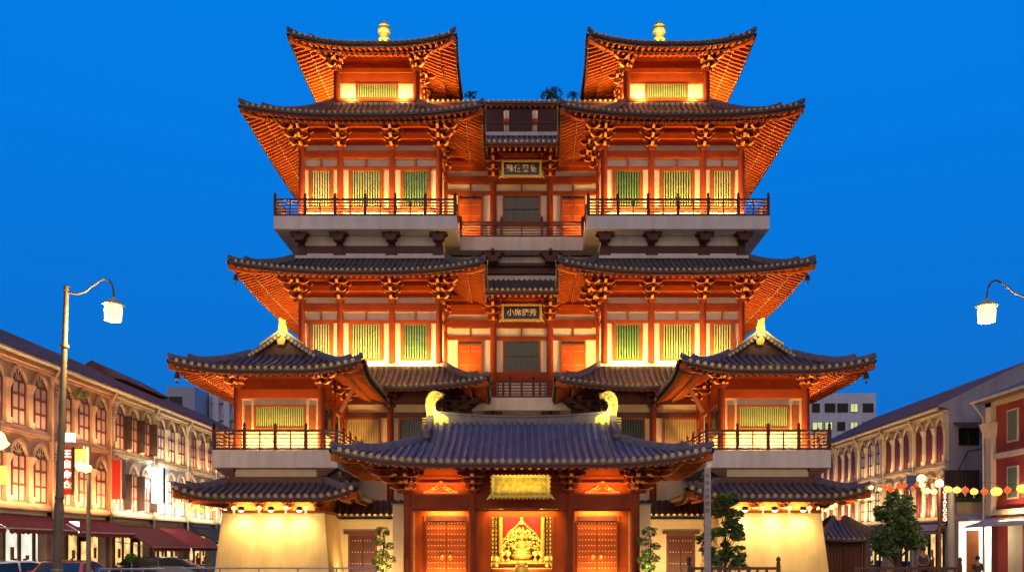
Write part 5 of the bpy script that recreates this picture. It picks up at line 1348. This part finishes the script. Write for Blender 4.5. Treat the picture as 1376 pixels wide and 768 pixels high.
# ================================================================ STREET LAMPS
def street_lamp(label, x, y, sg, h=9.1, group='tall curved street lamps', power=900):
    t = thing('street_lamp', label, 'street lamp', (x, y, 0), group)
    b = MB(); b.lathe([(.17, 0), (.17, 1.1), (.13, 1.15), (.125, 2.9), (.105, 3.0), (.065, h)], x, y, 0, 14); b.lathe([(.08, 0), (.08, .12), (.02, .16)], x, y, h, 12)
    for z in (.6, 3.1, h - 1.6): b.lathe([(.12, 0), (.13, .03), (.12, .08)], x, y, z, 12)
    b.build('pole', M['pole'], t, smooth=True)
    b = MB(); pts = [(0, -.05), (.35, -.08), (.58, -.02), (.8, .15), (1.0, .29), (1.18, .37), (1.32, .33), (1.42, .20), (1.47, .02), (1.48, -.2)]
    k = .90
    b.tube([(x + sg * a * k, y, h + c) for a, c in pts], .028, 8); b.build('curved_arm', M['pole'], t, smooth=True)
    lx = x + sg * 1.48 * k; lz = h - .2
    b = MB(); b.lathe([(.30, -.16), (.27, -.13), (.20, -.05), (.05, .0), (.04, .06)], lx, y, lz, 16); b.build('lamp_cap', M['tile_end'], t, smooth=True)
    b = MB(); b.lathe([(.13, -.62), (.22, -.60), (.24, -.3), (.22, -.17), (.1, -.165)], lx, y, lz, 16); b.build('lamp_globe', M['lampglow'], t, smooth=True)
    point((lx, y, lz - .85), power, (1, .70, .34), .25)
    return t
M['lampglow'] = emat('lamp_glow_glass', (1, .74, .30), 2.2)
_l = street_lamp('tall street lamp at the left whose arm curves towards the temple', X(75, 25), 25, 1, Z(390, 25)); _l.rotation_euler = (0, R(1.9), 0)
street_lamp('street lamp hanging in from the right edge of the picture', 14.35, 25, -1, Z(394, 25))
street_lamp('unseen street lamp added beside the camera as fill from the left', -12.76, 3, 1, 9.0, power=1500)  # out of frame, added to fill the temple front
street_lamp('unseen street lamp added beside the camera as fill from the right', 14.35, 3, -1, 9.0, power=1500)  # its added counterpart, also out of view
def globe_lamp(label, x, y, h, arms, pm='pole', r=.17, power=40):
    t = thing('globe_lamp', label, 'street lamp', (x, y, 0)); b = MB(); b.lathe([(.12, 0), (.10, .5), (.08, .55), (.06, h)], x, y, 0, 12); b.build('pole', M[pm], t, smooth=True)
    for (dx, dz) in arms:
        b = MB(); b.tube([(x, y, h - .15), (x + dx * .5, y, h + .02), (x + dx, y, h + dz)], .025, 6); b.build('arm', M[pm], t)
        b = MB(); b.sphere((x + dx, y, h + dz - r * .7), r, 12, 9); b.build('globe', M['lampglow'], t, smooth=True)
    if power: point((x + arms[0][0], y - .4, h - .3), power, (1, .75, .4), .2)
    return t
Yg = 30
globe_lamp('slim post with glowing globe lamps right of the tall lamp post', X(119, Yg), Yg, Z(600, Yg), [(-.28, -.55), (-.05, -.62)], r=.16, power=260)
Yg = 36
globe_lamp('post with white globe lamps standing behind the wooden fence at the right', X(1262, Yg), Yg, Z(640, Yg), [(0, -.15), (-.72, .05)], r=.17, power=120, pm='wood')
# big lantern lamp cut by the left edge
t = thing('hanging_lamp', 'large yellow glass lamp at the very left edge', 'lamp', (X(0, 30), 30, Z(604, 30)))
b = MB(); b.lathe([(.05, 0), (.22, .12), (.30, .22), (.22, .30), (.14, .52), (.05, .62)], X(0, 30), 30, Z(604, 30), 12); b.build('glass', M['lampglow'], t, smooth=True); b = MB(); b.tube([(X(0, 30), 30, Z(604, 30) + .6), (X(0, 30), 30, 6.6), (X(-30, 30), 30, 6.6)], .03, 6); b.build('bracket', M['pole'], t)
b = MB(); b.box(X(-12, 33), X(8, 33), 33, 33.05, Z(650, 33), Z(625, 33)); o = b.build('yellow_panel', M['sign_y']); tag(o, 'small yellow lit panel hanging at the left edge', 'sign')

# ================================================================ LANTERN STRINGS
def lantern_mesh(r, sz=.85):
    b = MB(); n = 12
    b.lathe([(max(.03, r * math.sin(math.pi * (i + .6) / 8.2)), -r * sz * math.cos(math.pi * (i + .6) / 8.2)) for i in range(8)], 0, 0, 0, n)
    return b.mesh('lantern')
def lantern_parts(r):
    c = MB(); c.lathe([(r * .42, r * .78), (r * .42, r * .92)], 0, 0, 0, 10); c.lathe([(r * .42, -r * .92), (r * .42, -r * .78)], 0, 0, 0, 10)
    for i in range(5): c.tube([(r * .1 * (i - 2), 0, -r * .9), (r * .1 * (i - 2), 0, -r * 1.7)], .008, 4)
    c.tube([(0, 0, r * .9), (0, 0, r * 1.3)], .01, 4)
    return c.mesh('lantern_trim')
L_Y = lantern_mesh(.21); L_Y.materials.append(emat('lantern_yellow', (1.0, .55, .09), 2.2, .25, 5))
L_R = lantern_mesh(.19); L_R.materials.append(emat('lantern_red', (1.0, .12, .02), 1.1, .3, 5))
L_S = lantern_mesh(.16); L_S.materials.append(emat('lantern_small', (1.0, .66, .22), 3.2, .25, 5))
LT = lantern_parts(.2); LT.materials.append(M['tile_end'])
def lantern(me, loc, label, group, sc=1.0):
    t = thing('lantern', label, 'lantern', loc, group)
    o = bpy.data.objects.new('shade', me); COL.objects.link(o); o.parent = t; o.scale = (sc,) * 3
    o = bpy.data.objects.new('trim', LT); COL.objects.link(o); o.parent = t; o.scale = (sc,) * 3
    for me_ in (me,): me_.polygons.foreach_set('use_smooth', [True] * len(me_.polygons))
    return t
def cable(pts, label, m='black'):
    b = MB(); b.tube(pts, .012, 4); o = b.build('cable', M[m]); tag(o, label, 'cable')
Yl = 35.0
spec = [(1274, 665, 'y'), (1286, 666, 'y'), (1297, 666, 'r'), (1309, 668, 'y'), (1323, 668, 'r'), (1339, 668, 'Y'), (1354, 666, 'r'), (1374, 664, 'Y')]
names = {'y': 'yellow', 'Y': 'wide yellow', 'r': 'orange red'}
place_txt = ['beside the globe lamp post', 'second from the globe lamp post', 'first red one from the globe lamp post', 'between the two small red lanterns', 'before the white planter wall', 'beside the white pilaster of the red building', 'against the red house wall', 'cut by the right picture edge']
pts = []
for (px, py, k), pt in zip(spec, place_txt):
    z = Z(650, Yl) + .0
    me = L_R if k == 'r' else L_Y; sc = {'y': .88, 'r': .88, 'Y': 1.25}[k] * .8
    zz = Z(py - 14, Yl) - .24; lantern(me, (X(px, Yl), Yl, Z(py - 8, Yl)), names[k] + ' paper lantern on the string, ' + pt, 'lanterns strung across the right street', sc)
pts = [(X(px, Yl), Yl, Z(649 + 1.5 * math.sin(i), Yl)) for i, px in enumerate(range(1255, 1400, 14))]
cable(pts, 'thin wire carrying the lanterns across the right street')
for (px, py, k, lb) in ((1239, 651, 's', 'small pale lantern left of the globe lamp post'), (1246, 659, 'y', 'small yellow lantern under the globe lamps'), (1255, 660, 'y', 'small yellow lantern touching the globe lamp post')):
    lantern(L_S, (X(px, 36.5), 36.5, Z(py, 36.5)), lb, None, .8)
# rows of small lanterns beside the pavilions
q = random.Random(4)
ORD = ['leftmost', 'second', 'third', 'fourth', 'fifth', 'sixth', 'seventh', 'eighth', 'ninth', 'tenth', 'eleventh']
def row(px0, px1, py0, py1, Y, n, jit, lab, grp, msh):
    pp = []
    for i in range(n):
        f = i / (n - 1); px = px0 + (px1 - px0) * f + q.uniform(-2, 2); py = py0 + (py1 - py0) * f + q.uniform(-jit, jit)
        me = msh[q.randrange(len(msh))]
        x, z = X(px, Y + f), Z(py, Y + f)
        lantern(me, (x, Y + f, z), lab % ORD[i], grp, q.choice((.7, .85, 1.0)) * (.8)); pp.append((x, Y + f, z + .26))
    cable(pp, 'thin wire of the ' + grp)
row(236, 288, 680, 683, 43.5, 7, 3, '%s from the left of the small glowing lanterns left of the left pavilion', 'small lanterns left of the left pavilion', [L_Y, L_S])
row(1092, 1172, 686, 668, 44, 11, 4, '%s from the left of the small glowing lanterns right of the right pavilion', 'small lanterns right of the right pavilion', [L_Y, L_S, L_S, L_R])
row(1172, 1234, 657, 652, 40, 8, 3, '%s from the left of the small lanterns strung before the street tree', 'small lanterns over the street tree', [L_S, L_R, L_R])
point((-16.2, 42.8, 3.6), 60, (1, .6, .2)); point((16.2, 42.6, 3.8), 70, (1, .6, .2)); point((20.3, 34.2, 3.6), 60, (1, .6, .2))
for sx in (-1, 1):
    for i, dx in enumerate((-1.7, -.5, .75, 1.7)):
        lantern(L_S, (sx * 11.9 + dx, 42.2, Z(682, 42.2)), ('leftmost', 'second', 'third', 'rightmost')[i] + ' small round lamp under the low eave of the ' + ('left' if sx < 0 else 'right') + ' pavilion', 'lamps under the ' + ('left' if sx < 0 else 'right') + ' pavilion low eave', .75)

# ================================================================ VEGETATION
def leaf_cloud(b, c, r, n, s, q, sq=.8):
    for _ in range(n):
        while True:
            d = Vector((q.uniform(-1, 1), q.uniform(-1, 1), q.uniform(-1, 1)))
            if .25 < d.length < 1: break
        d = d.normalized() * d.length ** .5
        p = Vector(c) + Vector((d.x * r, d.y * r, d.z * r * sq))
        a = Vector((q.uniform(-1, 1), q.uniform(-1, 1), q.uniform(-.6, .6))).normalized(); u_ = a.cross(Vector((q.uniform(-1, 1), q.uniform(-1, 1), q.uniform(-1, 1)))).normalized()
        k = s * q.uniform(.6, 1.3)
        b.add([tuple(p - a * k), tuple(p + u_ * k * .45), tuple(p + a * k), tuple(p - u_ * k * .45)], [(0, 1, 2, 3)])
def tree(name, label, x, y, z0, blobs, tr, m='leaf', leafs=260, ls=.09, seed=1, group=None, m2=None, cat='tree'):
    q = random.Random(seed); t = thing(name, label, cat, (x, y, z0), group)
    b = MB(); top = max(c[2] for c in blobs)
    b.tube([(x, y, z0), (x + q.uniform(-.05, .05), y, z0 + (top - z0) * .4), (x + q.uniform(-.1, .1), y, z0 + (top - z0) * .8), (x, y, top)], tr, 8, tr * .25)
    for (bx, by, bz, br) in blobs:
        zz = max(z0 + (bz - z0) * .6, z0 + .2); b.tube([(x, y, zz), ((x + bx) / 2, (y + by) / 2, (zz + bz) / 2 + .08), (bx, by, bz)], tr * .4, 5, tr * .12)
    b.build('trunk', M['bark'], t)
    c = MB()
    for (bx, by, bz, br) in blobs:
        leaf_cloud(c, (bx, by, bz), br, int(leafs * br * br / .16), ls, q)
        for _ in range(5):
            a = q.uniform(0, 6.28); leaf_cloud(c, (bx + br * .9 * math.cos(a), by + br * .9 * math.sin(a), bz + q.uniform(-.5, .6) * br), br * .38, int(leafs * br * br / .16 * .14), ls, q)
    c.build('crown', M[m], t)
    return t
def blobs_in(x, y, prof, q, n):
    out_ = []
    for _ in range(n):
        k = q.random(); z, r = prof[0][0] + (prof[-1][0] - prof[0][0]) * k, 0
        for (za, ra), (zb_, rb_) in zip(prof, prof[1:]):
            if za <= z <= zb_: r = ra + (rb_ - ra) * (z - za) / (zb_ - za)
        a = q.uniform(0, 6.28); d = r * q.uniform(.35, 1.0)
        out_.append((x + d * math.cos(a), y + d * math.sin(a), z, q.uniform(.16, .36)))
    return out_
q = random.Random(11)
Yt = 35.5; xt = X(975, Yt)
tree('street_tree', 'leafy green tree standing in front of the right pavilion base', xt, Yt, 0, blobs_in(xt + .05, Yt, [(1.0, .85), (2.0, .95), (3.0, .62), (Z(668, Yt), .18)], q, 38), .055, leafs=170, ls=.10, seed=3)
Yt = 36; xt = X(1206, Yt)
tree('street_tree', 'dense round street tree in front of the right shophouses', xt, Yt, 0, blobs_in(xt, Yt, [(1.5, .75), (2.7, .95), (3.4, .7), (Z(663, Yt), .2)], q, 44), .09, leafs=120, ls=.10, seed=5)
# trained pine-like shrubs either side of the gate
for sx, lb, seed in ((-1, 'cloud pruned shrub in green pot left of the gate hall, lit yellow', 1), (1, 'cloud pruned shrub right of the gate hall', 2)):
    Yt = 37.0; xt = sx * 5.72 if sx < 0 else X(872, Yt); xt = X(515, Yt) if sx < 0 else xt
    bl = [(xt + .0, Yt, Z(714, Yt), .27), (xt - .22, Yt, Z(727, Yt), .24), (xt + .26, Yt + .05, Z(733, Yt), .20), (xt - .05, Yt, Z(744, Yt), .28), (xt + .3, Yt, Z(750, Yt), .2), (xt - .3, Yt, Z(752, Yt), .2), (xt, Yt, Z(760, Yt), .3)]
    tree('bonsai', lb, xt, Yt, .62, bl, .05, m='leafy' if sx < 0 else 'leaf', leafs=330, ls=.06, seed=seed, group='pruned shrubs flanking the gate hall', cat='shrub')
    pot = thing('planter', ('round green planter left of the gate hall' if sx < 0 else 'round green planter right of the gate hall'), 'planter', (xt, Yt, 0))
    b = MB(); b.lathe([(.20, 0), (.24, .05), (.32, .3), (.36, .55), (.38, .6), (.30, .62)], xt, Yt, 0, 16); b.build('pot', mat('green_glaze', (.06, .14, .05), .3), pot, smooth=True)
    b = MB(); b.lathe([(.28, .0), (.29, .02)], xt, Yt, .62, 12); b.build('soil', M['bark'], pot)
    point((xt + sx * -.1, Yt - .5, 1.0), 30, (1, .85, .3), .05)
# shrubs on the roof terrace and a hanging basket
for (px, s_, lb, sd_) in ((741, .36, 'leafy shrub on the roof terrace near the middle', 3), (632, .2, 'small shrub by the left tower on the roof terrace', 4), (770, .18, 'low shrub by the right tower on the roof terrace', 5)):
    Yt = 57.0; xt = X(px, Yt); zt = Z(128, Yt)
    tree('roof_shrub', lb, xt, Yt, zt - .6, [(xt - s_, Yt, zt, s_), (xt + s_, Yt, zt + .05, s_), (xt, Yt, zt + s_ * .6, s_), (xt + .1, Yt, zt - .2, s_)], .03, leafs=160, ls=.07, seed=sd_, group='shrubs on the roof terrace', cat='shrub')
t = thing('hanging_basket', 'yellow green plant hanging on the upper window of the peach shophouse', 'plant', (X(104, 40.5), 40.5, Z(535, 40.5)))
b = MB(); leaf_cloud(b, (X(104, 40.5), 40.8, Z(528, 40.5)), .36, 400, .06, random.Random(2), .5); b.build('foliage', M['leafy'], t); b = MB(); b.tube([(X(104, 40.5), 40.8, Z(528, 40.5)), (-20.9, 40.8, Z(528, 40.5) + .1)], .02, 5); b.build('bracket', M['bronze'], t)
# green umbrella-like plant by the kerb and planter greenery on the right
t = thing('potted_plant', 'bright green potted plant in front of the dark blue car', 'plant', (X(177, 43), 43, 0))
b = MB(); leaf_cloud(b, (X(177, 43), 43, 1.28), .3, 420, .06, random.Random(5), .7); b.build('foliage', mat('bright_leaf', (.10, .30, .02), .5, .3, 3), t); b = MB(); b.lathe([(.18, 0), (.26, .5), (.22, .52)], X(177, 43), 43, 0, 10); b.tube([(X(177, 43), 43, .5), (X(177, 43), 43, 1.2)], .03, 6); b.build('pot', M['stone'], t)
t = thing('planter_greenery', 'low plants along the balcony planter of the link building', 'plants', (X(1310, 46.1), 46.1, Z(672, 46.1)))
b = MB(); qq = random.Random(8)
for i in range(9): leaf_cloud(b, (X(1287 + i * 5.4, 46.1), 46.1, Z(671, 46.1)), .16, 60, .05, qq, .7)
b.build('foliage', M['leaf'], t)

# ================================================================ FENCES, POLES
def steel_rail(x0, x1, y, h, label, n):
    t = thing('steel_railing', label, 'railing', ((x0 + x1) / 2, y, 0), 'steel barriers on the forecourt'); b = MB(); b.tube([(x0, y, h), (x1, y, h)], .028, 8); b.tube([(x0, y, h * .72), (x1, y, h * .72)], .016, 6); b.tube([(x0, y, h * .2), (x1, y, h * .2)], .016, 6); b.build('rail', M['steel'], t)
    for i in range(n + 1):
        b = MB(); x = x0 + (x1 - x0) * i / n; b.cyl(x, y, 0, h - .02, .025, .025, 8); b.build('post', M['steel'], t)
steel_rail(X(133, 27), X(222, 27), 27, 1.10, 'steel railing in front of the shophouse cars at lower left', 3)
steel_rail(X(243, 30), X(505, 30), 30, 1.06, 'long steel railing in front of the left pavilion base', 5)
def wood_fence(px0, px1, Y, py_rail, label, tall):
    x0, x1 = X(px0, Y), X(px1, Y); h = Z(py_rail, Y); n = max(2, round((x1 - x0) / 1.1))
    t = thing('wooden_fence', label, 'fence', ((x0 + x1) / 2, Y, 0), 'brown fences right of the gate'); b = MB(); b.box(x0, x1, Y - .05, Y + .05, h - .10, h); b.box(x0, x1, Y - .03, Y + .03, h - .42, h - .34); b.box(x0, x1, Y - .03, Y + .03, .1, .2)
    k = int((x1 - x0) / .33)
    for i in range(k): b.box(x0 + i * .33 + .1, x0 + i * .33 + .18, Y - .025, Y + .025, .2, h - .1)
    b.build('rail', M['wood'], t)
    for i in range(n + 1):
        x = x0 + (x1 - x0) * i / n; b = MB(); hh = h + (.08 if i in tall else .02); b.box(x - .06, x + .06, Y - .06, Y + .06, 0, hh)
        if i in tall: b.lathe([(.05, 0), (.085, .05), (.05, .11), (.09, .18), (.06, .26), (.01, .30)], x, Y, hh, 8)
        b.build('post', M['wood'], t)
wood_fence(926, 1046, 32, 761, 'brown wooden fence with carved posts in front of the right pavilion', (0, 3))
wood_fence(1150, 1290, 34, 761, 'brown wooden fence in front of the right shophouses', (4,))
# square stone pillar with inscription near the gate
Yp = 31.5
t = thing('steel_post', 'tall square grey post with faint vertical lettering in front of the right pavilion', 'post', (X(950.5, Yp), Yp, 0))
b = MB(); w_ = .105; b.box(X(950.5, Yp) - w_, X(950.5, Yp) + w_, Yp - w_, Yp + w_, 0, Z(628, Yp)); b.build('shaft', M['greypost'] if 'greypost' in M else mat('grey_post', (.36, .33, .32), .5, .15, 3, .2, 20), t, bevel=.01)
b = MB(); xx = X(950.5, Yp)
b.hexa([(xx - w_, Yp - w_, Z(628, Yp)), (xx + w_, Yp - w_, Z(628, Yp)), (xx + w_, Yp + w_, Z(628, Yp)), (xx - w_, Yp + w_, Z(628, Yp))], [(xx + w_ * .5, Yp - w_, Z(621, Yp)), (xx + w_, Yp - w_, Z(621, Yp)), (xx + w_, Yp + w_, Z(621, Yp)), (xx + w_ * .5, Yp + w_, Z(621, Yp))]); 
for zz in (705, 722, 733): b.box(xx - w_ - .02, xx + w_ + .02, Yp - w_ - .02, Yp + w_ + .02, Z(zz, Yp), Z(zz, Yp) + .05)
b.build('collar', M['steel'], t)
for i, ch in enumerate('牛車水原貌館'):
    text_mesh(ch, .17, 'lettering', M['red_dark'], t, (xx - .02, Yp - w_ - .004, Z(640, Yp) - i * .24), depth=.003)
for (px, Yq, py, m_, lb) in ((1270, 37, 655, 'bark', 'weathered brown timber pole beside the neon sign'),):
    b = MB(); b.cyl(X(px + 8, Yq), Yq, 0, Z(py, Yq), .16, .13, 12); o = b.build('timber_pole', M['stone'], None, smooth=True); tag(o, lb, 'pole')
# vertical sign on the right row, seen edge on to the street
Yn = 40.0; x0, x1 = X(1266, Yn), X(1273, Yn); z0, z1 = Z(700, Yn), Z(657, Yn)
t = thing('neon_sign', 'narrow dark vertical sign with round glowing letters at the right street', 'sign', ((x0 + x1) / 2, Yn, z0))
b = MB(); b.box(x0, x1, Yn, Yn + .12, z0, z1); b.tube([(x1, Yn + .06, z1 - .1), (x1 + 3.3, Yn + .06, z1 - .1)], .03, 5); b.build('board', M['winframe'], t)
for i, ch in enumerate('OSAROCO'): text_mesh(ch, .22, 'lettering', M['neon2'] if 'neon2' in M else M.setdefault('neon2', emat('neon_pink', (1, .55, .35), 3)), t, ((x0 + x1) / 2, Yn - .015, z1 - .14 - i * .2), depth=.008, bold=.008)
b = MB(); Yn = 42; b.box(X(1219, Yn), X(1231, Yn), Yn, Yn + .1, Z(657, Yn), Z(638, Yn)); b.box(X(1225, Yn) - .03, X(1225, Yn) + .03, Yn + .1, Yn + .14, 0, Z(640, Yn)); o = b.build('blue_sign', mat('blue_board', (.10, .16, .30), .5)); tag(o, 'small dark blue sign board standing above the street tree', 'sign')

# small pavilion kiosk at the right of the temple
Yk = 46; xk = X(1136, Yk)
k = thing('kiosk', 'small brown timber kiosk with dark tiled roof right of the right pavilion', 'kiosk', (xk, Yk, 0))
for sx in (-1, 1):
    for sy in (0, 1): b = MB(); b.box(xk + sx * 1.0 - .07, xk + sx * 1.0 + .07, Yk + sy * 1.9 - .07, Yk + sy * 1.9 + .07, 0, 2.15); b.build('post', M['wood'], k)
b = MB(); b.box(xk - 1.1, xk + 1.1, Yk - .08, Yk + .06, 2.0, 2.18); b.build('beam', M['wood'], k)
b = MB(); b.box(xk - .9, xk + .9, Yk + .1, Yk + 1.8, 0, 2.0)
for i in range(12): b.box(xk - .9 + i * .158, xk - .9 + i * .158 + .06, Yk + .05, Yk + .1, .05, 1.95)
b.build('wall', M['wood'], k); b = MB(); b.box(xk - .1, xk + .5, Yk - .0, Yk + .06, .05, 1.8); b.build('door', M['red_dark'], k)
roof(k, xk - 1.7, xk + 1.7, Yk - .8, Yk + 2.8, xk - .25, xk + .25, Yk + .9, Yk + 1.1, 2.2, 3.2, lift=.1, rafters=False, sp=.26, rib=.65)

# ================================================================ CARS
def car(label, x, y, rz, col, name='parked_car'):
    t = thing(name, label, 'car', (0, 0, 0), 'vehicles parked on the left street'); m = mat('car_paint', col, .3, .05, 2, coat=.8)
    side = [(-2.15, .35), (-2.2, .62), (-2.05, .86), (-1.35, .98), (-.75, 1.36), (.55, 1.42), (1.25, 1.30), (1.75, .98), (2.1, .92), (2.2, .60), (2.15, .32)]
    b = MB(); n = len(side); rows_ = []
    def ring(w, k): return [(p[0], w * (1 - .22 * max(0, p[1] - .95) / .45), p[1]) for p in side]
    vs = ring(.86, 0) + [(p[0], -p[1], p[2]) for p in ring(.86, 0)]
    b.add(vs, [tuple(range(n)), tuple(range(2 * n - 1, n - 1, -1))] + [(i, i + n, (i + 1) % n + n, (i + 1) % n) for i in range(n)])
    body = b.build('body', m, t, bevel=.06)
    gl = MB()
    for s in (-1, 1):
        def wy(z): return s * (.865 * (1 - .22 * max(0, z - .95) / .45) + .004)
        gl.add([(-1.2, wy(1.0), 1.0), (-.72, wy(1.31), 1.31), (.1, wy(1.36), 1.36), (.1, wy(1.0), 1.0)], [(0, 1, 2, 3)]); gl.add([(.18, wy(1.0), 1.0), (.18, wy(1.36), 1.36), (.6, wy(1.36), 1.36), (1.15, wy(1.26), 1.26), (1.5, wy(1.0), 1.0)], [(0, 1, 2, 3, 4)])
    gl.add([(-1.36, -.72, 1.0), (-1.36, .72, 1.0), (-.80, .62, 1.345), (-.80, -.62, 1.345)], [(0, 1, 2, 3)]); gl.add([(1.74, -.7, 1.01), (1.74, .7, 1.01), (1.29, .64, 1.29), (1.29, -.64, 1.29)], [(0, 1, 2, 3)])
    gl.build('windows', M['dark'], t)
    for sx in (-1.35, 1.35):
        for s in (-1, 1):
            wv = MB(); wv.tube([(sx, s * .70, .32), (sx, s * .90, .32)], .32, 18); wh = wv.build('wheel', M['black'], t); r_ = MB(); r_.tube([(sx, s * .89, .32), (sx, s * .915, .32)], .19, 12); r_.build('rim', M['steel'], wh)
    for s in (-1, 1):
        l_ = MB(); l_.box(-2.22, -2.08, s * .62 - .16, s * .62 + .16, .62, .78); l_.build('headlight', M['stud'], t); l_ = MB(); l_.box(2.1, 2.21, s * .64 - .14, s * .64 + .14, .66, .84); l_.build('tail_light', M['redboard'], t)
        l_ = MB(); l_.box(-.98, -.82, s * .84, s * 1.02, .98, 1.1) if s > 0 else l_.box(-.98, -.82, -1.02, -.84, .98, 1.1); l_.build('mirror', m, t)
    t.location = (x, y, -.12); t.rotation_euler = (0, 0, rz); return t
car('dark blue car parked before the awnings left of the left pavilion', X(214, 45.5), 45.5, R(8), (.012, .03, .09))
car('dark maroon car partly hidden beside the dark blue car', X(188, 49), 49.5, R(88), (.06, .01, .012))
car('white car at the lower left corner behind the fence', X(4, 31), 31, R(60), (.62, .60, .56))
car('black car behind the tall lamp post at lower left', X(50, 33), 33.5, R(70), (.012, .012, .014))
car('red car just left of the tall lamp post', X(70, 30.5), 31.6, R(100), (.40, .03, .01))

# ================================================================ PEOPLE
def person(label, x, y, z, top, bottom, rz, seated=False, hair=(.02, .015, .012)):
    t = thing('person', label, 'person', (0, 0, 0))
    if not seated:
        J = [(0, 0, .95), (0, 0, 1.2), (0, 0, 1.42), (0, 0, 1.52), (0, .01, 1.60), (0, .01, 1.72),
             (-.17, 0, 1.40), (-.24, .02, 1.12), (-.22, -.12, .90), (.17, 0, 1.40), (.24, .02, 1.12), (.22, -.12, .90),
             (-.10, 0, .90), (-.11, -.02, .50), (-.11, .02, .08), (-.11, -.14, .03), (.10, 0, .90), (.12, .03, .50), (.12, .05, .08), (.12, -.11, .03)]
    else:
        J = [(0, 0, .50), (0, 0, .78), (0, -.02, 1.0), (0, -.03, 1.10), (0, -.04, 1.18), (0, -.04, 1.30),
             (-.17, 0, .98), (-.24, -.02, .72), (-.14, -.28, .70), (.17, 0, .98), (.24, -.02, .72), (.14, -.28, .70),
             (-.10, -.04, .50), (-.12, -.45, .50), (-.12, -.45, .08), (-.12, -.6, .03), (.10, -.04, .50), (.12, -.45, .50), (.12, -.45, .08), (.12, -.6, .03)]
    Rr = [.15, .13, .15, .055, .09, .085, .065, .048, .035, .065, .048, .035, .10, .065, .045, .035, .10, .065, .045, .035]
    E = [(0, 1), (1, 2), (2, 3), (3, 4), (4, 5), (2, 6), (6, 7), (7, 8), (2, 9), (9, 10), (10, 11), (0, 12), (12, 13), (13, 14), (14, 15), (0, 16), (16, 17), (17, 18), (18, 19)]
    def skin(name, idx, edges, radii, m):
        me = bpy.data.meshes.new(name); mp = {k_: i for i, k_ in enumerate(idx)}
        me.from_pydata([J[k_] for k_ in idx], [(mp[a], mp[c]) for a, c in edges if a in mp and c in mp], []); me.materials.append(m)
        o = bpy.data.objects.new(name, me); COL.objects.link(o); o.parent = t
        md = o.modifiers.new('skin', 'SKIN'); 
        for i, k_ in enumerate(idx): me.skin_vertices[0].data[i].radius = (radii[k_], radii[k_] * (.72 if k_ in (0, 1, 2) else 1))
        me.skin_vertices[0].data[0].use_root = True
        sb_ = o.modifiers.new('sub', 'SUBSURF'); sb_.levels = 1; sb_.render_levels = 1
        return o
    sk = mat('skin_tone', (.42, .24, .15), .6)
    skin('body', list(range(20)), E, Rr, sk)
    r2 = [r_ * 1.22 for r_ in Rr]; skin('shirt', [1, 2, 6, 7, 9, 10, 0], E, r2, mat('shirt_cloth', top, .8)); skin('trousers', [0, 12, 13, 14, 16, 17, 18], E, r2, mat('trouser_cloth', bottom, .8))
    b = MB(); hx, hy, hz = J[5]; b.sphere((hx, hy + .02, hz - .01), .108, 10, 8); o = b.build('hair', mat('hair', hair, .6), t)
    o.scale = (1, 1, 1)
    t.location = (x, y, z); t.rotation_euler = (0, 0, rz); return t
Yq = 39
person('standing person in dark clothes behind the fence before the white shopfront', X(1240, Yq), Yq, 0, (.10, .05, .05), (.03, .03, .05), R(200))
person('person in pale blue shirt right beside the dark clothed person', X(1247, Yq), Yq + .5, 0, (.35, .42, .55), (.05, .05, .08), R(160))
person('seated person with dark hair before the link building shopfront', X(1314, 42), 42, 0, (.08, .06, .05), (.12, .10, .08), R(180), seated=True)
ch = thing('stool', 'low stool under the seated person', 'stool', (X(1314, 42), 42, 0)); b = MB(); b.box(X(1314, 42) - .2, X(1314, 42) + .2, 41.85, 42.25, .36, .40); b.build('seat', M['wood'], ch)
for sx in (-.16, .16):
    for sy in (-.1, .2): b = MB(); b.cyl(X(1314, 42) + sx, 42 + sy, 0, .36, .02, .02, 6); b.build('leg', M['wood'], ch)
